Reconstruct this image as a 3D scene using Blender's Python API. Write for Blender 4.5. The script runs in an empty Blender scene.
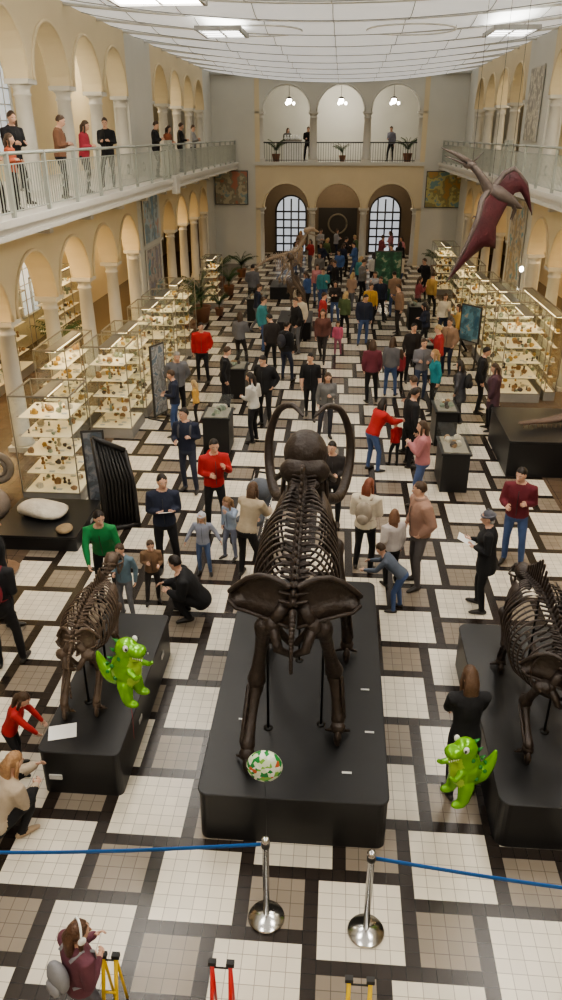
import bpy, math, random
import numpy as np
from mathutils import Vector, Matrix
sc=bpy.context.scene
R=random.Random(11)
V3=Vector
# ------------------------------------------------ materials
MC={}
def mat(name,c,rough=.6,metal=0,var=.1,scale=6,emit=0,bump=0,bscale=20,ecol=None,spec=.5):
    if name in MC: return MC[name]
    m=bpy.data.materials.new(name); m.use_nodes=True; nt=m.node_tree; N=nt.nodes; b=N['Principled BSDF']
    b.inputs['Roughness'].default_value=rough; b.inputs['Metallic'].default_value=metal
    b.inputs['Specular IOR Level'].default_value=spec
    tc=N.new('ShaderNodeTexCoord')
    no=N.new('ShaderNodeTexNoise'); no.inputs['Scale'].default_value=scale; no.inputs['Detail'].default_value=3
    nt.links.new(tc.outputs['Object'],no.inputs['Vector'])
    mx=N.new('ShaderNodeMix'); mx.data_type='RGBA'
    mx.inputs[6].default_value=(*[min(1,k*(1-var)) for k in c],1); mx.inputs[7].default_value=(*[min(1,k*(1+var)) for k in c],1)
    nt.links.new(no.outputs['Fac'],mx.inputs[0]); nt.links.new(mx.outputs[2],b.inputs['Base Color'])
    if emit:
        b.inputs['Emission Color'].default_value=(*(ecol or c),1); b.inputs['Emission Strength'].default_value=emit
    if bump:
        n2=N.new('ShaderNodeTexNoise'); n2.inputs['Scale'].default_value=bscale; n2.inputs['Detail'].default_value=4
        nt.links.new(tc.outputs['Object'],n2.inputs['Vector'])
        bp=N.new('ShaderNodeBump'); bp.inputs['Strength'].default_value=bump; bp.inputs['Distance'].default_value=.03
        nt.links.new(n2.outputs['Fac'],bp.inputs['Height']); nt.links.new(bp.outputs['Normal'],b.inputs['Normal'])
    MC[name]=m; return m
def glassmat():
    m=bpy.data.materials.new('clear_glass'); m.use_nodes=True; nt=m.node_tree; N=nt.nodes
    for n in list(N): N.remove(n)
    o=N.new('ShaderNodeOutputMaterial'); t=N.new('ShaderNodeBsdfTransparent'); t.inputs[0].default_value=(.95,.97,.96,1)
    g=N.new('ShaderNodeBsdfGlossy'); g.inputs['Roughness'].default_value=.03
    x=N.new('ShaderNodeMixShader'); x.inputs[0].default_value=.08
    nt.links.new(t.outputs[0],x.inputs[1]); nt.links.new(g.outputs[0],x.inputs[2]); nt.links.new(x.outputs[0],o.inputs[0]); return m
def tilemat(name,c,u,mortar=(.25,.22,.18),rough=.26,var=.1):
    m=mat(name,c,rough,var=var,scale=2.5); nt=m.node_tree; N=nt.nodes; b=N['Principled BSDF']
    src=b.inputs['Base Color'].links[0].from_socket
    tc=N.new('ShaderNodeTexCoord'); br=N.new('ShaderNodeTexBrick'); br.offset=0; br.squash=1
    br.inputs['Scale'].default_value=1; br.inputs['Brick Width'].default_value=u; br.inputs['Row Height'].default_value=u
    br.inputs['Mortar Size'].default_value=.0035; br.inputs['Mortar'].default_value=(*mortar,1)
    br.inputs['Color2'].default_value=(*[k*.88 for k in c],1)
    nt.links.new(tc.outputs['Object'],br.inputs['Vector']); nt.links.new(src,br.inputs['Color1']); nt.links.new(br.outputs['Color'],b.inputs['Base Color'])
    return m
GLASS=glassmat()
# ------------------------------------------------ mesh builder
class MB:
    def __init__(s): s.v=[];s.f=[];s.m=[];s.s=[]
    def add(s,vs,fs,m=0,sm=False):
        o=len(s.v); s.v+=[tuple(v) for v in vs]
        for f in fs: s.f.append(tuple(i+o for i in f)); s.m.append(m); s.s.append(sm)
    def box(s,x0,x1,y0,y1,z0,z1,m=0):
        s.add([(x0,y0,z0),(x1,y0,z0),(x1,y1,z0),(x0,y1,z0),(x0,y0,z1),(x1,y0,z1),(x1,y1,z1),(x0,y1,z1)],[(0,3,2,1),(4,5,6,7),(0,1,5,4),(1,2,6,5),(2,3,7,6),(3,0,4,7)],m)
    def obox(s,c,sz,rot,m=0):
        h=[k/2 for k in sz]; P=[]
        for z in (-1,1):
            for x,y in ((-1,-1),(1,-1),(1,1),(-1,1)): P.append(V3(c)+rot@V3((x*h[0],y*h[1],z*h[2])))
        s.add(P,[(0,3,2,1),(4,5,6,7),(0,1,5,4),(1,2,6,5),(2,3,7,6),(3,0,4,7)],m)
    def loft(s,rings,m=0,sm=True,cap=True):
        n=len(rings[0]); vs=[p for r in rings for p in r]; fs=[]
        for i in range(len(rings)-1):
            for k in range(n):
                a=i*n+k;b=i*n+(k+1)%n; fs.append((a,b,b+n,a+n))
        if cap: fs.append(tuple(range(n-1,-1,-1))); o=(len(rings)-1)*n; fs.append(tuple(range(o,o+n)))
        s.add(vs,fs,m,sm)
    def tube(s,pts,rad,m=0,n=8,ref=None,rnd=False,sm=True):
        P=[V3(p) for p in pts]
        if not isinstance(rad,(list,)): rad=[rad]*len(P)
        rad=[(r,r) if not isinstance(r,tuple) else r for r in rad]
        if rnd:
            d0=(P[0]-P[1]).normalized(); d1=(P[-1]-P[-2]).normalized(); a=max(rad[0]);b=max(rad[-1])
            P=[P[0]+d0*a*.85]+[P[0]+d0*a*.45]+P+[P[-1]+d1*b*.45]+[P[-1]+d1*b*.85]
            rad=[tuple(k*.45 for k in rad[0]),tuple(k*.85 for k in rad[0])]+rad+[tuple(k*.85 for k in rad[-1]),tuple(k*.45 for k in rad[-1])]
        rings=[];u=None
        for i,p in enumerate(P):
            t=(P[min(i+1,len(P)-1)]-P[max(i-1,0)])
            if t.length<1e-7: t=V3((0,0,1))
            t.normalize()
            if ref is not None: r=V3(ref)
            elif u is not None: r=u
            else: r=V3((1,0,0)) if abs(t.x)<.8 else V3((0,1,0))
            u=r-t*r.dot(t)
            if u.length<1e-4: u=V3((0,1,0))-t*t.y
            u.normalize(); w=t.cross(u)
            rings.append([p+u*(rad[i][0]*math.cos(2*math.pi*k/n))+w*(rad[i][1]*math.sin(2*math.pi*k/n)) for k in range(n)])
        s.loft(rings,m,sm)
    def ell(s,c,r,m=0,rot=None,nu=10,nv=7,noise=0,rr=R):
        c=V3(c); vs=[]; r=V3(r)
        def q(x,y,z):
            k=1+noise*(rr.random()-.5) if noise else 1
            p=V3((x*r.x*k,y*r.y*k,z*r.z*k)); return c+(rot@p if rot else p)
        vs.append(q(0,0,-1))
        for j in range(1,nv):
            a=-math.pi/2+math.pi*j/nv
            for i in range(nu): b=2*math.pi*i/nu; vs.append(q(math.cos(a)*math.cos(b),math.cos(a)*math.sin(b),math.sin(a)))
        vs.append(q(0,0,1)); fs=[]
        for i in range(nu): fs.append((0,1+(i+1)%nu,1+i))
        for j in range(nv-2):
            for i in range(nu):
                a=1+j*nu+i;b=1+j*nu+(i+1)%nu; fs.append((a,b,b+nu,a+nu))
        o=1+(nv-2)*nu; L=len(vs)-1
        for i in range(nu): fs.append((o+i,o+(i+1)%nu,L))
        s.add(vs,fs,m,not (noise>.25))
    def lathe(s,prof,c=(0,0,0),m=0,n=20,sm=True):
        s.loft([[ (c[0]+r*math.cos(2*math.pi*k/n),c[1]+r*math.sin(2*math.pi*k/n),c[2]+z) for k in range(n)] for r,z in prof],m,sm)
    def patch(s,rows,m=0,th=0.0,sm=True):
        nr=len(rows);nc=len(rows[0]); P=[[V3(p) for p in r] for r in rows]
        vs=[p for r in P for p in r]; fs=[(i*nc+j,i*nc+j+1,(i+1)*nc+j+1,(i+1)*nc+j) for i in range(nr-1) for j in range(nc-1)]
        if th:
            nrm=(P[0][-1]-P[0][0]).cross(P[-1][0]-P[0][0])
            if nrm.length<1e-6: nrm=V3((0,0,1))
            nrm=nrm.normalized()*th; o=len(vs); vs=vs+[v-nrm for v in vs]
            fs=fs+[tuple(i+o for i in f[::-1]) for f in fs]
            bd=[j for j in range(nc)]+[i*nc+nc-1 for i in range(1,nr)]+[(nr-1)*nc+j for j in range(nc-2,-1,-1)]+[i*nc for i in range(nr-2,0,-1)]
            for a,b in zip(bd,bd[1:]+bd[:1]): fs.append((b,a,a+o,b+o))
        s.add(vs,fs,m,sm)
    def mesh(s,name,mats):
        me=bpy.data.meshes.new(name); me.from_pydata([tuple(v) for v in s.v],[],s.f)
        for m in mats: me.materials.append(m)
        me.polygons.foreach_set('material_index',s.m); me.polygons.foreach_set('use_smooth',s.s); me.update(); return me
    def build(s,name,mats,loc=(0,0,0),rz=0):
        o=bpy.data.objects.new(name,s.mesh(name,mats)); o.location=loc; o.rotation_euler=(0,0,rz); sc.collection.objects.link(o); return o
def spl(pts,n):
    P=[V3(p) for p in pts]; out=[]
    for i in range(len(P)-1):
        a=P[max(i-1,0)];b=P[i];c=P[i+1];d=P[min(i+2,len(P)-1)]
        for k in range(n):
            t=k/n; out.append(.5*((2*b)+(c-a)*t+(2*a-5*b+4*c-d)*t*t+(3*b-a-3*c+d)*t**3))
    out.append(P[-1]); return out
def lin(a,n):
    x=np.linspace(0,len(a)-1,n); return [float(v) for v in np.interp(x,range(len(a)),a)]
# ------------------------------------------------ voxel union + region colouring
def remesh(mb,vox,segs,smooth=3):
    me=mb.mesh('tmp',[]); o=bpy.data.objects.new('tmp',me); sc.collection.objects.link(o)
    r=o.modifiers.new('r','REMESH'); r.mode='VOXEL'; r.voxel_size=vox; r.use_smooth_shade=True
    q=o.modifiers.new('s','SMOOTH'); q.factor=.5; q.iterations=smooth
    dg=bpy.context.evaluated_depsgraph_get(); dg.update(); ev=o.evaluated_get(dg); m2=ev.to_mesh()
    n=len(m2.vertices); co=np.empty(n*3); m2.vertices.foreach_get('co',co); co=co.reshape(-1,3)
    F=[tuple(p.vertices) for p in m2.polygons]
    ev.to_mesh_clear(); bpy.data.objects.remove(o); bpy.data.meshes.remove(me)
    cen=np.array([co[list(f)].mean(0) for f in F]) if F else np.zeros((0,3))
    best=np.full(len(F),1e9); lab=np.zeros(len(F),int)
    for a,b,rr,l in segs:
        a=np.array(a);b=np.array(b);d=b-a; L=max(d@d,1e-9); t=np.clip(((cen-a)@d)/L,0,1)
        ds=np.linalg.norm(cen-(a+t[:,None]*d),axis=1)-rr
        k=ds<best; best[k]=ds[k]; lab[k]=l
    return co,F,lab
# ------------------------------------------------ people
ARM={'down':((.05,-.03,-.27),(.0,.06,-.24)),'hold':((.04,.0,-.275),(-.1,.2,.04)),'phone':((.06,.05,-.26),(-.12,.18,.15)),
 'pocket':((.09,-.08,-.25),(-.05,.13,-.17)),'reach':((.03,.17,-.2),(-.03,.23,-.02)),'side':((.14,.02,-.22),(.12,.06,-.2)),'up':((.08,.2,-.08),(-.05,.15,.2)),'fwd':((.02,.12,-.24),(-.04,.15,-.2)),'behind':((.08,-.1,-.25),(-.14,-.05,-.15)),'out':((.12,.14,-.2),(.06,.22,-.02))}
def hand(mb,w,d,nrm,side,s,m,curl=.8):
    w=V3(w); d=V3(d).normalized(); nrm=V3(nrm); nrm=(nrm-d*nrm.dot(d)).normalized(); ac=d.cross(nrm)
    rot=Matrix((ac,d,nrm)).transposed()
    mb.ell(w+d*.045*s,(.038*s,.052*s,.017*s),m,rot,8,6)
    for k,L in enumerate((.066,.076,.071,.056)):
        b=w+d*.082*s+ac*(-.028+.0185*k)*s; p1=b+(d*.9+nrm*.35)*L*.5*s; p2=p1+(d*(1-curl*.7)+nrm*curl)*L*.5*s
        mb.tube([b,p1,p2],[.0095*s,.0085*s,.007*s],m,6)
    b=w+d*.025*s-ac*side*.03*s; p1=b+(d*.7-ac*side*.6+nrm*.2)*.035*s; mb.tube([b,p1,p1+(d*.9+nrm*.5)*.03*s],[.012*s,.0105*s,.008*s],m,6)
def cmat(kind,c):
    nm=kind+'_%02d_%02d_%02d'%tuple(int(k*99) for k in c)
    if kind=='skin': return mat(nm,c,.5,var=.05)
    if kind=='hair': return mat(nm,c,.5,var=.4,scale=40,bump=.4,bscale=60)
    if kind=='shoe': return mat(nm,c,.5)
    return mat(nm,c,.85,var=.18,scale=9,bump=.6,bscale=9)
def person(name,x,y,face,h=1.7,top=(.05,.05,.06),bot=(.03,.03,.04),hair=(.04,.025,.015),long=0,skin=(.6,.37,.27),pose='stand',arms=('down','down'),z0=0,fem=0,coat=0,bulk=.012,hat=None,bag=None,paper=0,short=0,look=12,extra=None,shoe=(.04,.035,.03),scarf=None,hood=0,yaw=None):
    pr=random.Random(int(x*131+y*977+h*100)); J=lambda a:pr.uniform(-a,a)
    s=h/1.72; dist=math.hypot(x,y); vox=(.0165 if dist<12 else .021 if dist<20 else .03)*(1 if s>.75 else .8)
    lean={'stand':2+J(2.5),'walk':5,'lean':48,'crouch':32,'sit':8,'bend':22,'kneel':25}[pose]
    pel=V3({'stand':(J(.02),0,.93),'walk':(0,0,.91),'lean':(0,-.12,.9),'crouch':(0,-.16,.30),'sit':(0,0,.50),'bend':(0,-.06,.92),'kneel':(0,0,.5)}[pose])
    la=math.radians(lean); cl,sl=math.cos(la),math.sin(la); tw=J(.12) if pose in('stand','walk') else 0
    def T(px,py,pz):
        dz=pz-.93; k=tw*max(0,min(1,dz/.4)); px,py=px*math.cos(k)-py*math.sin(k),px*math.sin(k)+py*math.cos(k)
        return (V3((px,py*cl+dz*sl,dz*cl-py*sl))+pel)*s
    wz=.92 if fem else 1.
    mb=MB(); segs=[]
    n=16; secs=[(.80,.10,.09,0),(.86,.155,.12,0),(.93,.168,.125,-.005),(1.03,.148,.112,0),(1.13,.152,.115,.008),(1.25,.172,.125,.01),(1.34,.185,.118,.0),(1.41,.165,.092,-.008),(1.455,.105,.07,-.01),(1.49,.055,.055,-.005)]
    if fem: secs=[(z,rx*(.97 if z<1 else .88 if z<1.2 else .9),ry+(.02 if 1.2<z<1.36 else 0),yo+(.012 if 1.2<z<1.36 else 0)) for z,rx,ry,yo in secs]
    mb.loft([[T((rx+bulk)*math.cos(2*math.pi*k/n),yo+(ry+bulk)*math.sin(2*math.pi*k/n),z) for k in range(n)] for z,rx,ry,yo in secs])
    if coat:
        lo=.82-coat; mb.loft([[T((rx)*math.cos(2*math.pi*k/n),(rx*.78)*math.sin(2*math.pi*k/n),z) for k in range(n)] for z,rx in ((lo,.2),(lo+.1,.205),(.95,.185),(1.08,.165),(1.2,.16))])
        segs.append((T(0,0,lo+.03),T(0,0,1.0),.19*s,0))
    else: segs.append((T(-.07,0,.97),T(.07,0,.97),.13*s,0))
    segs.append((T(0,0,1.03),T(0,0,1.32),.14*s,0)); segs.append((T(-.14,0,1.37),T(.14,0,1.37),.08*s,0))
    if not coat: segs.append((T(-.08,0,.85),T(.08,0,.85),.11*s,1))
    hk=1+max(0,1.6-h)*.32
    nb=T(0,-.005,1.455); lk=math.radians(lean*.45+look+J(8)); 
    YR=Matrix.Rotation(math.radians(yaw if yaw is not None else J(32)),3,'Z')
    up=YR@V3((0,math.sin(lk),math.cos(lk))); fw=YR@V3((0,math.cos(lk),-math.sin(lk))); rt=YR@V3((1,0,0)); HR=Matrix((rt,fw,up)).transposed()
    hc=nb+up*(.165*s*(.6+.4*hk))+fw*.02*s; hs=s*hk
    def Hd(a,b,c): return hc+(rt*a+fw*b+up*c)*hs
    mb.tube([T(0,-.01,1.42),hc-up*.03*s],[.056*s,.052*s],n=12)
    mb.ell(hc+(up*.012)*hs,(.076*hs,.096*hs,.108*hs),0,HR,16,12); mb.ell(Hd(0,.028,-.052),(.056*hs,.062*hs,.062*hs),0,HR,14,10)
    mb.tube([Hd(0,.085,.015),Hd(0,.112,-.028)],[.010*hs,.018*hs],n=8,rnd=True)
    for sx in (-1,1): mb.ell(Hd(sx*.077,0,-.005),(.014*hs,.022*hs,.034*hs),0,HR,8,6)
    segs.append((T(0,0,1.48),hc,.05*s,2)); segs.append((hc-up*.03*hs,hc+up*.05*hs,.09*hs,2))
    hands=[]
    for i,sx in ((0,-1),(1,1)):
        sh=T(sx*.185*wz,-.005,1.395); e,w=ARM[arms[i]]
        e=V3((sx*e[0]+J(.02),e[1]+J(.05),e[2])).normalized()*V3(e).length; w=V3((sx*w[0]+J(.03),w[1]+J(.03),w[2]+J(.04)))
        if lean>20 and arms[i] not in('reach',): e=V3((e.x,e.y*cl-e.z*sl*.35,e.z*cl))
        el=sh+e*s; wr=el+w*s; b=bulk+.004
        mb.tube([T(sx*.13*wz,-.005,1.39),sh,sh.lerp(el,.5),el,el.lerp(wr,.45),wr],[(.05+b)*s,(.058+b)*s,(.048+b)*s,(.041+b)*s,(.037+b)*s,(.027+b*.6)*s],n=10,rnd=True)
        segs.append((sh,el,.05*s,0)); segs.append((el,wr,.04*s,2 if short else 0)); hands.append((wr,(wr-el).normalized(),sx))
    LG={'stand':((.1,.0,.0),(.115,.03,.49),(.12,-.01,.085)),'lean':((.1,-.12,0),(.115,-.06,.49),(.12,-.1,.085)),'bend':((.1,-.06,0),(.115,-.02,.49),(.12,-.06,.085))}
    st=pr.random()<.5
    for i,sx in ((0,-1),(1,1)):
        hip=T(sx*.092,0,.885)
        if pose in LG:
            _,k,a=LG[pose]; rel=(i==1)==st
            k=V3((sx*(k[0]+(.025 if rel else 0)),k[1]+(.06 if rel else 0),k[2])); a=V3((sx*(a[0]+(.05 if rel else -.01)),a[1]+(.07 if rel else -.02),a[2]))
        elif pose=='walk':
            if i==0: k=V3((-.1,.17,.52)); a=V3((-.1,.24,.1))
            else: k=V3((.1,-.02,.49)); a=V3((.1,-.27,.15))
        elif pose=='crouch': k=V3((sx*.18,.26,.47)); a=V3((sx*.14,.02+.05*i,.085))
        elif pose=='kneel':
            k=V3((sx*.12,.12,.09)) if i==0 else V3((.15,.36,.50)); a=V3((sx*.12,-.3,.08)) if i==0 else V3((.15,.34,.085))
        elif pose=='sit': k=V3((sx*.12,.42,.50)); a=V3((sx*.12,.44,.085))
        k*=s;a*=s
        mb.tube([hip,hip.lerp(k,.4),k,k.lerp(a,.35),a],[.088*s,.082*s,.06*s,.06*s,.046*s],n=12,rnd=True)
        f=V3((sx*.22,1,0)).normalized() if not(pose=='walk' and i==1) else V3((0,.85,-.5)).normalized()
        if pose=='kneel' and i==0: f=V3((0,-.35,-.3)).normalized()
        fb=a-V3((0,0,.045*s)) if not (pose=='kneel' and i==0) else a
        p0=fb-f*.055*s; p1=fb+f*.09*s; p2=fb+f*.17*s-V3((0,0,.012*s))
        mb.tube([p0,fb,p1,p2],[(.034*s,.036*s),(.042*s,.046*s),(.047*s,.034*s),(.036*s,.024*s)],n=10,ref=(1,0,0),rnd=True)
        segs.append((hip,k,.085*s,1)); segs.append((k,a,.055*s,1)); segs.append((p0,p2,.045*s,3))
    if hood: mb.ell(T(0,-.09,1.45),(.11*s,.07*s,.06*s),0,None,12,8)
    segs.append((T(-.05,-.08,1.45),T(.05,-.08,1.45),.05*s,0))
    co,F,lab=remesh(mb,vox*max(s,.8),segs)
    out=MB(); out.v=[tuple(c) for c in co]; out.f=list(F); out.m=[int(l) for l in lab]; out.s=[True]*len(F)
    hcx=Hd(0,-.012,.02); nu,nv=24,16; hv=[]
    lowz=-.5 if long else -.45
    for j in range(nv+1):
        a=-math.pi/2+math.pi*j/nv
        for i in range(nu):
            b=2*math.pi*i/nu; ux,uy,uz=math.cos(a)*math.cos(b),math.cos(a)*math.sin(b),math.sin(a)
            k=1.0+.035*math.sin(7*b+5*a+x)+.02*math.sin(13*b)
            facez=.5-.5*abs(ux)**2.5+.07*math.sin(3*b+y)
            if (uy>.05 and uz<facez) or uz<lowz or (uy>-.12 and uz<-.12): k=.74
            hv.append(hcx+(rt*ux*.081+fw*uy*.102+up*uz*.111)*hs*k)
    hf=[(j*nu+i,j*nu+(i+1)%nu,(j+1)*nu+(i+1)%nu,(j+1)*nu+i) for j in range(nv) for i in range(nu)]
    out.add(hv,hf,4 if hat is None else 5,True)
    if hat: 
        out.ell(Hd(0,-.05,-.05),(.07*hs,.05*hs,.05*hs),4,HR,10,8); out.tube([Hd(.088*math.cos(q),-.01+.105*math.sin(q),.045) for q in [2*math.pi*k/16 for k in range(17)]],.014*hs,5,6); out.ell(Hd(0,-.01,.14),(.02*hs,.02*hs,.015*hs),5,HR,8,6)
    if long:
        Ln=.12+.12*long
        pts=[Hd(0,-.07,.05),Hd(0,-.10,-.03),Hd(0,-.085,-.10)-V3((0,.0,.02))*s,Hd(0,-.085,-.12)-V3((0,.015,Ln*.6))*s,Hd(0,-.08,-.13)-V3((0,.02,Ln))*s]
        out.tube(pts,[(.055*hs,.03*hs),(.082*hs,.045*hs),(.085*hs,.045*hs),(.08*hs,.035*hs),(.045*hs,.015*hs)],4,14,ref=tuple(rt),rnd=True)
        for sx in (-1,1): out.tube([Hd(sx*.066,-.02,.05),Hd(sx*.08,.0,-.05),Hd(sx*.078,.01,-.13),Hd(sx*.085,.01,-.16)-V3((0,0,Ln*.4))],[.02*hs,.024*hs,.024*hs,.012*hs],4,8)
    for sx in (-1,1):
        out.ell(Hd(sx*.031,.083,.012),(.0125*hs,.009*hs,.007*hs),6,HR,8,6); out.ell(Hd(sx*.031,.0895,.012),(.006*hs,.005*hs,.006*hs),7,HR,6,5)
        out.tube([Hd(sx*.016,.094,.03),Hd(sx*.033,.092,.035),Hd(sx*.05,.082,.029)],.0042*hs,4,5)
    out.tube([Hd(-.024,.079,-.066),Hd(0,.089,-.064),Hd(.024,.079,-.066)],[.003*hs,.0065*hs,.003*hs],8,6)
    for wr,d,sx in hands:
        nr=V3((-sx,0,.2)) if abs(d.z)>.6 else V3((0,0,1)) if paper else V3((-sx*.7,0,-.4))
        hand(out,wr-d*.01*s,d,nr,sx if abs(d.z)>.6 else -sx,s,2)
    mats=[cmat('cloth',top),cmat('trouser',bot),cmat('skin',skin),cmat('shoe',shoe),cmat('hair',hair),cmat('cloth',hat or (.2,.2,.2)),mat('eye_white',(.75,.73,.7),.3),mat('iris_dark',(.03,.02,.015),.2),mat('lips',(.4,.14,.12),.5),mat('paper_sheet',(.8,.8,.78),.7),cmat('bag',bag or (.05,.05,.05)),mat('zip_dark',(.02,.02,.02),.5)]
    if bag:
        out.ell(T(0,-.22,1.22),(.145*s,.085*s,.2*s),10,None,14,10); out.ell(T(0,-.285,1.13),(.1*s,.05*s,.1*s),10,None,12,8)
        for sx in (-1,1): out.tube([T(sx*.09,-.13,1.42),T(sx*.11,.0,1.475),T(sx*.12,.125,1.36),T(sx*.12,.14,1.2),T(sx*.15,.0,1.02),T(sx*.1,-.14,1.05)],(.022*s,.008*s),10,8)
    else:
        out.tube([T(0,.128+bulk,.95),T(0,.13+bulk,1.1),T(0,.142+bulk,1.25),T(0,.118+bulk,1.38)],.005*s,11,5)
    if scarf: 
        out.tube([T(.075*math.cos(q),.075*math.sin(q),1.475) for q in [2*math.pi*k/12 for k in range(13)]],.03*s,5,8); mats[5]=cmat('cloth',scarf)
    if paper:
        c=(hands[0][0]+hands[1][0])/2+V3((0,.1,.03))*s; rot=Matrix.Rotation(math.radians(25),3,'X'); out.obox(c,(.21,.28,.004),rot,9)
    if extra: extra(out,T,Hd,HR,s,hs)
    return out.build(name,mats,(x,y,z0),math.radians(face))
K=(.014,.014,.016); NV=(.02,.026,.05); JN=(.06,.1,.22); DK=(.03,.025,.024); GR=(.14,.14,.15); RD=(.4,.025,.025); BR=(.09,.05,.03); TN=(.36,.24,.17); CR=(.6,.54,.44); BL=(.5,.36,.18); HB=(.07,.04,.022); HK=(.02,.014,.011); HG=(.3,.29,.27)
def headphones(out,T,Hd,HR,s,hs):
    out.tube([Hd(.1*math.cos(q),-.01,.01+.125*math.sin(q)) for q in [math.pi*k/12 for k in range(13)]],.011*hs,9,8)
    for sx in (-1,1): out.ell(Hd(sx*.1,0,-.005),(.022*hs,.04*hs,.045*hs),9,HR,12,8)
person('woman',1.49,6.1,5,1.66,K,K,(.1,.055,.03),2.2,arms=('fwd','fwd'),fem=1,yaw=0)
person('woman',2.31,9.73,75,1.66,K,K,HG,0,arms=('hold','hold'),paper=1,fem=1,hat=(.12,.12,.14),coat=.1)
person('man',3.05,11.2,160,1.76,(.14,.02,.03),JN,HK,arms=('hold','hold'),bulk=.02)
person('man',-4.3,7.92,10,1.8,K,K,HK,bag=(.2,.02,.03),arms=('down','hold'),bulk=.02)
person('man',-4.75,8.9,-60,1.76,K,K,HK,arms=('pocket','down'),bulk=.03)
person('man',-3.4,9.6,190,1.66,(.02,.2,.06),K,HK,arms=('down','fwd'),pose='bend')
person('boy',-3.0,9.2,170,1.22,(.12,.18,.22),GR,HB,arms=('down','hold'))
person('boy',-2.68,9.6,200,1.08,(.2,.12,.07),DK,HB,arms=('hold','hold'))
person('man',-2.65,10.5,195,1.76,NV,K,HK,arms=('hold','hold'),paper=1,bulk=.02)
person('man',-2.05,9.25,100,1.74,K,K,HK,pose='crouch',arms=('hold','hold'),bulk=.03)
person('girl',-2.05,10.5,185,1.1,(.3,.32,.4),(.1,.15,.28),(.4,.3,.2),1,arms=('side','side'),hat=(.5,.5,.55))
person('man',-2.1,12,205,1.78,RD,K,HK,arms=('phone','hold'),bulk=.02,hood=1)
person('man',-2.87,13.65,170,1.74,NV,(.04,.045,.07),HK,arms=('hold','hold'),bulk=.02,bag=(.08,.08,.09))
person('woman',-1.3,10.5,-25,1.62,(.4,.33,.24),K,(.1,.06,.03),1.5,arms=('fwd','reach'),pose='bend',fem=1,bulk=.03)
person('girl',-1.66,11.0,150,1.15,(.33,.4,.52),(.2,.22,.3),(.25,.15,.08),1,arms=('up','down'))
person('woman',.58,10.75,-15,1.64,CR,K,(.2,.06,.03),1.8,arms=('hold','hold'),fem=1,bulk=.035,bag=(.35,.3,.24))
person('girl',.98,10.34,20,1.32,(.55,.5,.48),K,(.18,.09,.05),2,arms=('down','down'),bulk=.03)
person('man',1.4,10.4,110,1.78,(.33,.2,.15),(.1,.09,.09),HB,arms=('pocket','pocket'),bulk=.035,scarf=(.3,.2,.16))
person('boy',1.0,9.68,75,1.2,(.1,.12,.16),JN,HB,pose='lean',arms=('reach','reach'))
person('woman',1.72,13.4,80,1.68,(.4,.17,.18),(.08,.12,.25),HB,.3,arms=('phone','hold'),fem=1,bulk=.03)
person('woman',.88,14.95,-60,1.62,RD,JN,HK,1,pose='bend',arms=('reach','reach'),fem=1,bulk=.03)
person('boy',1.35,15.3,30,1.0,RD,K,HK)
person('woman',-.19,16.77,185,1.62,(.15,.15,.15),(.04,.04,.05),HB,1.2,arms=('hold','down'),fem=1)
person('man',-.61,18.15,180,1.7,K,K,HK,short=1,pose='walk')
person('man',-1.7,17.55,160,1.78,K,K,HK,arms=('pocket','pocket'),bulk=.03)
person('woman',-1.85,16.4,60,1.66,(.5,.49,.46),K,HK,.5,arms=('hold','hold'),fem=1)
person('man',-3.9,17.8,200,1.76,GR,K,HG,arms=('behind','behind'),bulk=.03)
person('man',-3.75,16.7,100,1.6,NV,JN,HB,arms=('hold','hold'))
person('girl',-3.4,17.5,90,1.1,(.6,.36,.1),DK,BL,1)
person('man',-3.85,21,185,1.74,RD,K,HK,arms=('pocket','down'),bulk=.03)
person('woman',.97,19.5,10,1.68,(.14,.03,.045),K,HB,1,fem=1,bulk=.03)
person('woman',1.49,20.1,-20,1.62,GR,JN,HB,1,fem=1)
person('girl',1.8,20.6,30,1.15,(.3,.04,.06),K,HB,1)
person('man',2.3,19.8,190,1.68,(.18,.18,.2),(.05,.07,.13),HB,arms=('hold','hold'))
person('woman',3.05,17.9,60,1.62,(.07,.07,.08),K,HK,.6,fem=1,coat=.15,bag=(.03,.03,.03))
person('woman',3.8,17.55,80,1.66,(.09,.045,.06),K,HB,1,fem=1,coat=.2,bulk=.03)
person('man',3.7,18.9,-90,1.72,K,K,HK)
person('man',.91,25.7,185,1.72,NV,JN,HK,bulk=.03)
person('girl',.04,24.3,190,1.1,(.5,.12,.2),(.3,.1,.15),HB,1)
person('woman',-.43,23.4,170,1.7,(.14,.06,.05),DK,HB,1,fem=1,pose='walk')
person('man',-1.44,21.4,-30,1.7,K,NV,HK,bag=(.04,.04,.05))
person('man',-1.95,22.3,30,1.72,DK,K,HK)
person('man',0.02,12.35,175,1.66,DK,K,HK,arms=('hold','hold'))
person('man',1.63,15.2,-70,1.76,K,K,HK,bulk=.03)
person('man',1.75,16.1,60,1.74,DK,K,HB,arms=('hold','hold'))
person('woman',2.54,18.7,100,1.68,(.02,.22,.26),K,(.4,.25,.12),1,fem=1)
person('man',2.15,21.4,200,1.72,DK,K,HK)
person('man',1.2,28,180,1.68,(.5,.3,.06),K,HB)
person('woman',-3.2,5.25,-35,1.62,(.45,.37,.28),K,(.35,.2,.1),.6,pose='crouch',arms=('reach','hold'),fem=1,bulk=.035,shoe=(.4,.3,.2),yaw=0)
person('girl',-3.42,6.12,-80,1.12,RD,K,HB,.6,pose='bend',arms=('fwd','fwd'),look=30)
mb=MB(); mb.obox((-2.86,6.1,.606),(.3,.22,.006),Matrix.Rotation(.3,3,'Z')); mb.build('drawing_paper',[mat('paper_sheet',(.8,.8,.78),.7)])
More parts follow.
